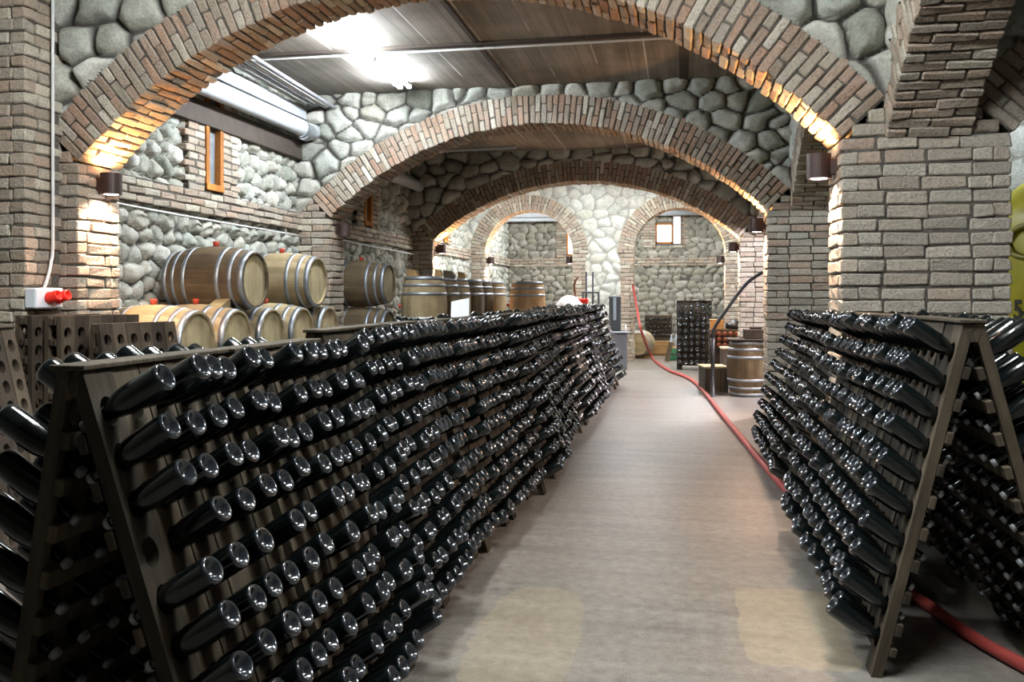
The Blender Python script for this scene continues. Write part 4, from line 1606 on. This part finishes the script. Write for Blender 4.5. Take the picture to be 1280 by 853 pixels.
for i, (z, x0, x1) in enumerate(((4.38, -5.6, 3.0), (4.22, -5.6, -2.7))):
    m = MB()
    m.tube([(x0, 28.45, z), (x1, 28.45, z - 0.02)], 0.09 - 0.03 * i, 14)
    o = m.build('drain_pipe', 'pvc', None, True)
    tag(o, 'white pipe along the top of the stone end wall, %s' % ('the higher thick one' if i == 0 else 'the lower thin one'), 'pipe')

# outlet box with two red sockets and its cable
pbx = Vector((-5.27, 6.52, 1.70))
t = thing('outlet_box', 'white outlet box with two red sockets on the brick pilaster', 'socket box', tuple(pbx))
m = MB()
m.box(0.0, 0.11, -0.2, 0.13, -0.085, 0.085, ch=0.012)
m.build('box', 'box_plastic', t)
for y in (-0.05, 0.065):
    m = MB()
    M4 = Matrix.Translation((0.10, y, 0.0)) @ Matrix.Rotation(R(75), 4, 'Y')
    m.lathe([(0.0, 0), (0.05, 0), (0.05, 0.03), (0.043, 0.05), (0.045, 0.105), (0.036, 0.11), (0.03, 0.09), (0.0, 0.09)], 20, M4=M4)
    m.build('socket', 'red_plastic', t, True)
ctube('wall_cable', [(-5.225, 6.60, 4.66), (-5.225, 6.60, 3.2), (-5.225, 6.60, 2.2), (-5.22, 6.57, 2.0), (-5.20, 6.5, 1.86), (-5.2, 6.46, 1.775)], 0.013, 'cable_white', 'white cable running down the brick pilaster to the outlet box', 'cable', 8, 6)

# ------------------------------------------------------------------ paper on the rack ridge
pp = at(581, 391, 6.85)
m = MB()
m.add([(-0.075, 0, 0), (0.07, 0.0, 0.012), (0.072, 0.02, 0.155), (-0.072, 0.02, 0.125), (0, -0.006, 0.004), (0, 0.012, 0.141)], [(0, 4, 5, 3), (4, 1, 2, 5)])
m.add([(-0.075, 0.0015, 0), (0.07, 0.0015, 0.012), (0.072, 0.0215, 0.155), (-0.072, 0.0215, 0.125), (0, -0.0045, 0.004), (0, 0.0135, 0.141)], [(3, 5, 4, 0), (5, 2, 1, 4)])
o = m.build('paper_note', 'paper')
o.location = (-1.73, 6.85, 1.548)
o.rotation_euler = (0, 0, R(14))
tag(o, 'white paper sheet stuck up on the ridge of the long rack row', 'paper')

# ------------------------------------------------------------------ hoses
hz = 0.032
pts = [at(791, 356, 23.05), at(796, 385, 23.0), at(802, 415, 22.6), fl(814, 445, hz + 0.05), fl(822, 454, hz), fl(838, 464, hz), fl(863, 474, hz), fl(880, 490, hz), fl(899, 514, hz), fl(925, 545, hz), fl(948, 573, hz), fl(980, 610, hz),
       fl(1020, 650, hz), fl(1085, 705, hz), fl(1160, 757, hz), fl(1215, 796, hz), fl(1290, 838, hz)]
ctube('red_hose', pts, 0.032, 'hose_red', 'long red rubber hose snaking along the aisle and under the short racks', 'hose', 12, 8)
ph = fl(891, 496)
t = thing('hose_stand', 'black pole with a black hose arching up to the pillar', 'hose stand', (ph.x, ph.y, 0))
m = MB()
m.tube([(0, 0, 0.0), (0, 0, 0.6), (0, 0.0, 1.0)], 0.035, 12)
m.build('pole', 'hose_black', t, True)
m = MB()
e = at(954, 340, ph.y - 0.1) - Vector((ph.x, ph.y, 0))
c1 = at(905, 392, ph.y) - Vector((ph.x, ph.y, 0))
c2 = at(932, 356, ph.y) - Vector((ph.x, ph.y, 0))
P = [Vector((0, 0, 0.95)), Vector((0.02, 0, 1.15)), c1, c2, e]
out = []
for i in range(len(P) - 1):
    p0, p1, p2, p3 = P[max(i - 1, 0)], P[i], P[i + 1], P[min(i + 2, len(P) - 1)]
    for k in range(8):
        q = k / 8
        out.append(0.5 * ((2 * p1) + (p2 - p0) * q + (2 * p0 - 5 * p1 + 4 * p2 - p3) * q * q + (3 * p1 - p0 - 3 * p2 + p3) * q ** 3))
m.tube(out + [e], 0.03, 10)
m.build('hose', 'hose_black', t, True)
m = MB()
m.lathe([(0.0, 0), (0.06, 0), (0.06, 0.015), (0.04, 0.03), (0.0, 0.03)], 20)
m.build('base', 'steel_dark', t, True)

# ------------------------------------------------------------------ wooden blocks, crates beside the standing rack
def wood_block(px, py, w, d, h, label, mat='dark_wood'):
    q = fl(px, py)
    m = MB()
    n = 3
    for k in range(n):
        m.box(-w / 2 + w * k / n + 0.002, -w / 2 + w * (k + 1) / n - 0.002, 0, d, 0, h - 0.03, ch=0.008)
    m.box(-w / 2 - 0.01, w / 2 + 0.01, -0.01, d + 0.01, h - 0.03, h, ch=0.006, mi=1)
    o = m.build('wooden_crate', [mat, 'oak_head'])
    o.location = q
    tag(o, label, 'crate')
    return o


wood_block(896, 491, 0.42, 0.6, 0.46, 'dark wooden crate with a pale lid beside the red hose').rotation_euler = (0, 0, R(10))
wood_block(918, 482, 0.5, 0.5, 0.72, 'taller dark wooden crate behind the weathered standing barrel')


def crate(px, py, w, d, h, label, mat):
    q = fl(px, py)
    t = thing('plastic_crate', label, 'crate', tuple(q))
    m = MB()
    g = 0.015
    m.box(-w / 2, w / 2, 0, d, 0, 0.02)
    for (a, b, c, e) in ((-w / 2, w / 2, 0, g), (-w / 2, w / 2, d - g, d), (-w / 2, -w / 2 + g, 0, d), (w / 2 - g, w / 2, 0, d)):
        m.box(a, b, c, e, 0, h * 0.45)
        m.box(a, b, c, e, h * 0.62, h)
    m.build('basket', mat, t)
    m = MB()
    for sx in (-1, 1):
        for yy in (0.0, d):
            m.box(sx * w / 2 - 0.02, sx * w / 2 + 0.02, yy - 0.02, yy + 0.02, 0, h + 0.005, ch=0.004)
    m.build('corner_post', mat, t)
    return q


qc = crate(845, 451, 0.42, 0.36, 0.30, 'green plastic crate of pale bottles beside the standing rack', 'green_plastic')
crate(892, 459, 0.5, 0.36, 0.30, 'green plastic crate behind the wooden crates', 'green_plastic')


def small_bottle(mat):
    m = MB()
    m.lathe([(0.0, 0.02), (0.035, 0.0), (0.042, 0.01), (0.043, 0.18), (0.03, 0.23), (0.016, 0.27), (0.016, 0.33), (0.0, 0.33)], 16)
    return m.mesh('bottle', [mat], True)


SB = small_bottle('clear_glass')
n = 0
for j, zz in enumerate((0.024, 0.36)):
    for ix in range(3):
        for iy in range(2):
            if j and (ix + iy) % 2:
                continue
            o = bpy.data.objects.new('pale_bottle', SB)
            COL.objects.link(o)
            o.location = (qc.x - 0.12 + ix * 0.12, qc.y + 0.1 + iy * 0.14, zz)
            n += 1
            tag(o, 'pale glass bottle in the green crate beside the standing rack, %s' % ('bottom layer' if j == 0 else 'top layer'), 'bottle', 'pale bottles, %s' % ('bottom layer' if j == 0 else 'top layer'))
m = MB()
m.box(-0.2, 0.2, -0.17, 0.17, 0, 0.008)
o = m.build('bottle_divider', 'card')
o.location = (qc.x, qc.y + 0.18, 0.351)
tag(o, 'cardboard divider between layers of pale bottles', 'divider')
pbd = fl(835, 452)
m = MB()
m.box(-0.06, 0.06, -0.02, 0.02, 0, 0.52, ch=0.006)
o = m.build('leaning_board', 'oak_dark')
o.location = (pbd.x - 0.03, pbd.y, 0)
o.rotation_euler = (0, R(12), 0)
tag(o, 'short wooden board leaning on the green crate', 'board')
# amber bottles in a low stack and cardboard box on top
q = at(906, 428, 19.3)
t = thing('bottle_case', 'wooden case with rows of amber bottles behind the black pole', 'bottle case', (q.x, 19.3, 0))
m = MB()
m.box(-0.32, 0.32, 0, 0.4, 0, 0.62, ch=0.01)
m.build('case', 'dark_wood', t)
for k in range(3):
    for c in range(5):
        m = MB()
        m.lathe([(0.0, 0.0), (0.045, 0.0), (0.05, 0.01), (0.05, 0.16), (0.0, 0.16)], 14,
                M4=Matrix.Translation((-0.25 + c * 0.125, -0.1, 0.67 + k * 0.12)) @ Matrix.Rotation(-math.pi / 2, 4, 'X'))
        m.build('amber_bottle', 'copper', t, True)
m = MB()
m.box(-0.32, 0.32, 0.0, 0.4, 0.62, 1.0, ch=0.008)
m.build('bottle_tray', 'dark_wood', t)
q = at(897, 400, 19.5)
m = MB()
m.box(-0.14, 0.14, 0, 0.3, 0, 0.2, ch=0.006)
m.box(-0.15, 0.0, -0.01, 0.31, 0.195, 0.21, ch=0.003)
o = m.build('cardboard_box', 'card')
o.location = (q.x - 0.02, 19.35, 1.002)
tag(o, 'small orange cardboard box on the bottle case', 'box')
m = MB()
m.lathe([(0.0, 0), (0.16, 0), (0.19, 0.04), (0.17, 0.12), (0.06, 0.2), (0.0, 0.21)], 18)
o = m.build('dark_sack', 'hose_black', None, True)
o.location = (at(915, 405, 19.4).x + 0.05, 19.52, 1.002)
tag(o, 'dark slumped bundle on the bottle case beside the cardboard box', 'bundle')

# dark crate of bottles and pale beam behind the lying barrel at the far end
q = at(823, 410, 26.5)
t = thing('bottle_crate', 'dark wooden crate stacked with bottles beyond the far arch', 'bottle crate', (q.x, 26.5, 0))
m = MB()
m.box(-0.4, 0.4, 0, 0.5, 0.0, 1.15, ch=0.02)
m.build('crate_body', 'dark_wood', t)
for k in range(5):
    m = MB()
    for c in range(7):
        m.lathe([(0.0, 0.0), (0.03, 0.0), (0.042, 0.01), (0.042, 0.1), (0.0, 0.1)], 10,
                M4=Matrix.Translation((-0.34 + c * 0.11, -0.05, 0.55 + k * 0.12)) @ Matrix.Rotation(-math.pi / 2, 4, 'X'), mi=0)
    m.build('bottle_layer', 'glass', t, True)
a, b = at(806, 430, 25.6), at(842, 430, 25.6)
m = MB()
m.box(0, b.x - a.x, 0, 0.2, 0, 0.42, ch=0.01)
m.box(0.02, b.x - a.x - 0.02, -0.03, 0.0, 0.05, 0.34, ch=0.01)
o = m.build('timber_beam', 'stand_wood')
o.location = (a.x, 25.6, 0)
tag(o, 'pale timber beam lying across the floor beyond the far arch', 'timber')

# ------------------------------------------------------------------ machines at the far end of the long rack row
q = fl(773, 462)
t = thing('corking_machine', 'grey steel corking machine with a tall column by the far pier', 'machine', (q.x, q.y, 0))
m = MB()
m.box(-0.2, 0.2, -0.2, 0.2, 0, 0.85, ch=0.02)
m.build('cabinet', 'steel', t)
m = MB()
m.box(-0.24, 0.26, -0.26, 0.24, 0.85, 0.89, ch=0.01)
m.build('table', 'steel', t)
m = MB()
m.box(-0.22, 0.05, 0.0, 0.2, 0.89, 1.72, ch=0.02)
m.build('column', 'steel_dark', t)
m = MB()
m.box(-0.12, -0.05, -0.012, 0.0, 1.15, 1.68, ch=0.003)
m.build('gauge', 'clear_glass', t)
m = MB()
m.lathe([(0.0, 0.0), (0.02, 0.0), (0.02, 0.1), (0.012, 0.16), (0.0, 0.16)], 12, M4=Matrix.Translation((0.18, -0.15, 0.89)))
m.build('knob', 'white_plastic', t, True)
q = at(738, 380, 21.3)
t = thing('steel_stand', 'thin grey steel stand with twin uprights behind the rack end', 'stand', (q.x, 21.3, 0))
for dx in (-0.1, 0.06):
    m = MB()
    m.box(dx - 0.02, dx + 0.02, -0.02, 0.02, 0, 2.3, ch=0.004)
    m.build('upright', 'steel_dark', t)
m = MB()
m.box(-0.2, 0.22, -0.1, 0.1, 1.78, 1.82, ch=0.006)
m.box(-0.2, -0.16, -0.1, 0.1, 1.5, 1.8, ch=0.006)
m.box(0.18, 0.22, -0.1, 0.1, 1.4, 1.8, ch=0.006)
m.build('cross_frame', 'steel_dark', t)
m = MB()
m.box(-0.3, 0.3, -0.2, 0.2, 0, 0.04, ch=0.006)
m.build('foot', 'steel_dark', t)
q = at(712, 384, 19.6)
t = thing('hopper', 'white plastic hopper with a brown curved pipe behind the bottles', 'hopper', (q.x, 19.6, 0))
m = MB()
m.lathe([(0.30, 1.30), (0.33, 1.42), (0.30, 1.55), (0.18, 1.68), (0.05, 1.73), (0.0, 1.735)], 28)
m.build('bowl', 'white_plastic', t, True)
m = MB()
m.box(-0.22, 0.22, -0.22, 0.22, 0, 1.32, ch=0.02)
m.build('body', 'steel', t)
m = MB()
m.tube([(0.16, 0, 1.62), (0.12, 0, 1.80), (0.10, 0, 1.95), (0.13, 0, 2.06), (0.19, 0, 2.15)], 0.028, 10)
m.build('pipe', 'brown_metal', t, True)
m = MB()
m.box(0.15, 0.42, -0.08, 0.08, 1.55, 1.66, ch=0.02)
m.tube([(0.28, 0, 1.1), (0.28, 0, 1.6)], 0.03, 8)
m.build('motor', 'red_plastic', t)

# ------------------------------------------------------------------ yellow tank
TX, TY, TR = 3.62, 8.75, 0.78
t = thing('yellow_tank', 'tall yellow painted tank with a lettered belly behind the first pillar', 'tank', (TX, TY, 0))
m = MB()
pr = [(0.0, 0.06), (TR - 0.1, 0.06), (TR, 0.14), (TR, 2.35)]
for k in range(1, 11):
    a = math.pi / 2 * k / 10
    pr.append((TR * math.cos(a), 2.35 + 0.55 * math.sin(a)))
m.lathe(pr, 64)
m.build('shell', 'tank', t, True)
m = MB()
for k in range(4):
    a = math.pi / 4 + k * math.pi / 2
    m.box(TR * 0.8 * math.cos(a) - 0.06, TR * 0.8 * math.cos(a) + 0.06, TR * 0.8 * math.sin(a) - 0.06, TR * 0.8 * math.sin(a) + 0.06, 0, 0.1)
m.build('feet', 'tank_ring', t)


def on_tank(ang, z, off=0.0):
    return Vector(((TR + off) * math.cos(ang), (TR + off) * math.sin(ang), z))


# which side of the tank the frame edge sees
def tank_angle(px):
    d = ray(px, 370)
    a_, b_, c_ = d.x ** 2 + d.y ** 2, -2 * (d.x * TX + d.y * TY), TX ** 2 + TY ** 2 - TR ** 2
    k_ = max(b_ * b_ - 4 * a_ * c_, 0.0)
    t_ = (-b_ - math.sqrt(k_)) / (2 * a_)
    return math.atan2(d.y * t_ - TY, d.x * t_ - TX)


ANG0 = tank_angle(1267.5)
print('tank angle', math.degrees(ANG0), [math.degrees(tank_angle(p)) for p in (1255, 1258, 1262, 1270, 1280)])
ring = []
for k in range(33):
    a = 2 * math.pi * k / 32
    ring.append(on_tank(ANG0 + 0.24 + 0.24 * math.cos(a) / TR, 2.19 + 0.14 * math.sin(a), 0.02))
m = MB()
m.tube(ring, 0.03, 10, cap=False)
m.build('hatch_ring', 'tank_ring', t, True)
cu = bpy.data.curves.new('lettering', 'FONT')
cu.body = '5-1'
cu.size = 0.24
cu.extrude = 0.004
cu.offset = 0.007
tmp = bpy.data.objects.new('lettering_tmp', cu)
COL.objects.link(tmp)
bpy.context.view_layer.update()
me = bpy.data.meshes.new_from_object(tmp.evaluated_get(bpy.context.evaluated_depsgraph_get()))
bpy.data.objects.remove(tmp)
for v in me.vertices:
    x, y, z = v.co
    p_ = on_tank(ANG0 + x * 0.8 / TR, 1.515 + y, 0.004 + z)
    v.co = p_
me.materials.append(M['ink'])
o = bpy.data.objects.new('lettering', me)
COL.objects.link(o)
o.parent = t

# ------------------------------------------------------------------ world
w = bpy.data.worlds.new('world')
SC.world = w
w.use_nodes = True
w.node_tree.nodes['Background'].inputs[0].default_value = (0.6, 0.7, 0.8, 1)
w.node_tree.nodes['Background'].inputs[1].default_value = 0.05
print('BOTTLES', len(BOTTLES), 'individual', nb)
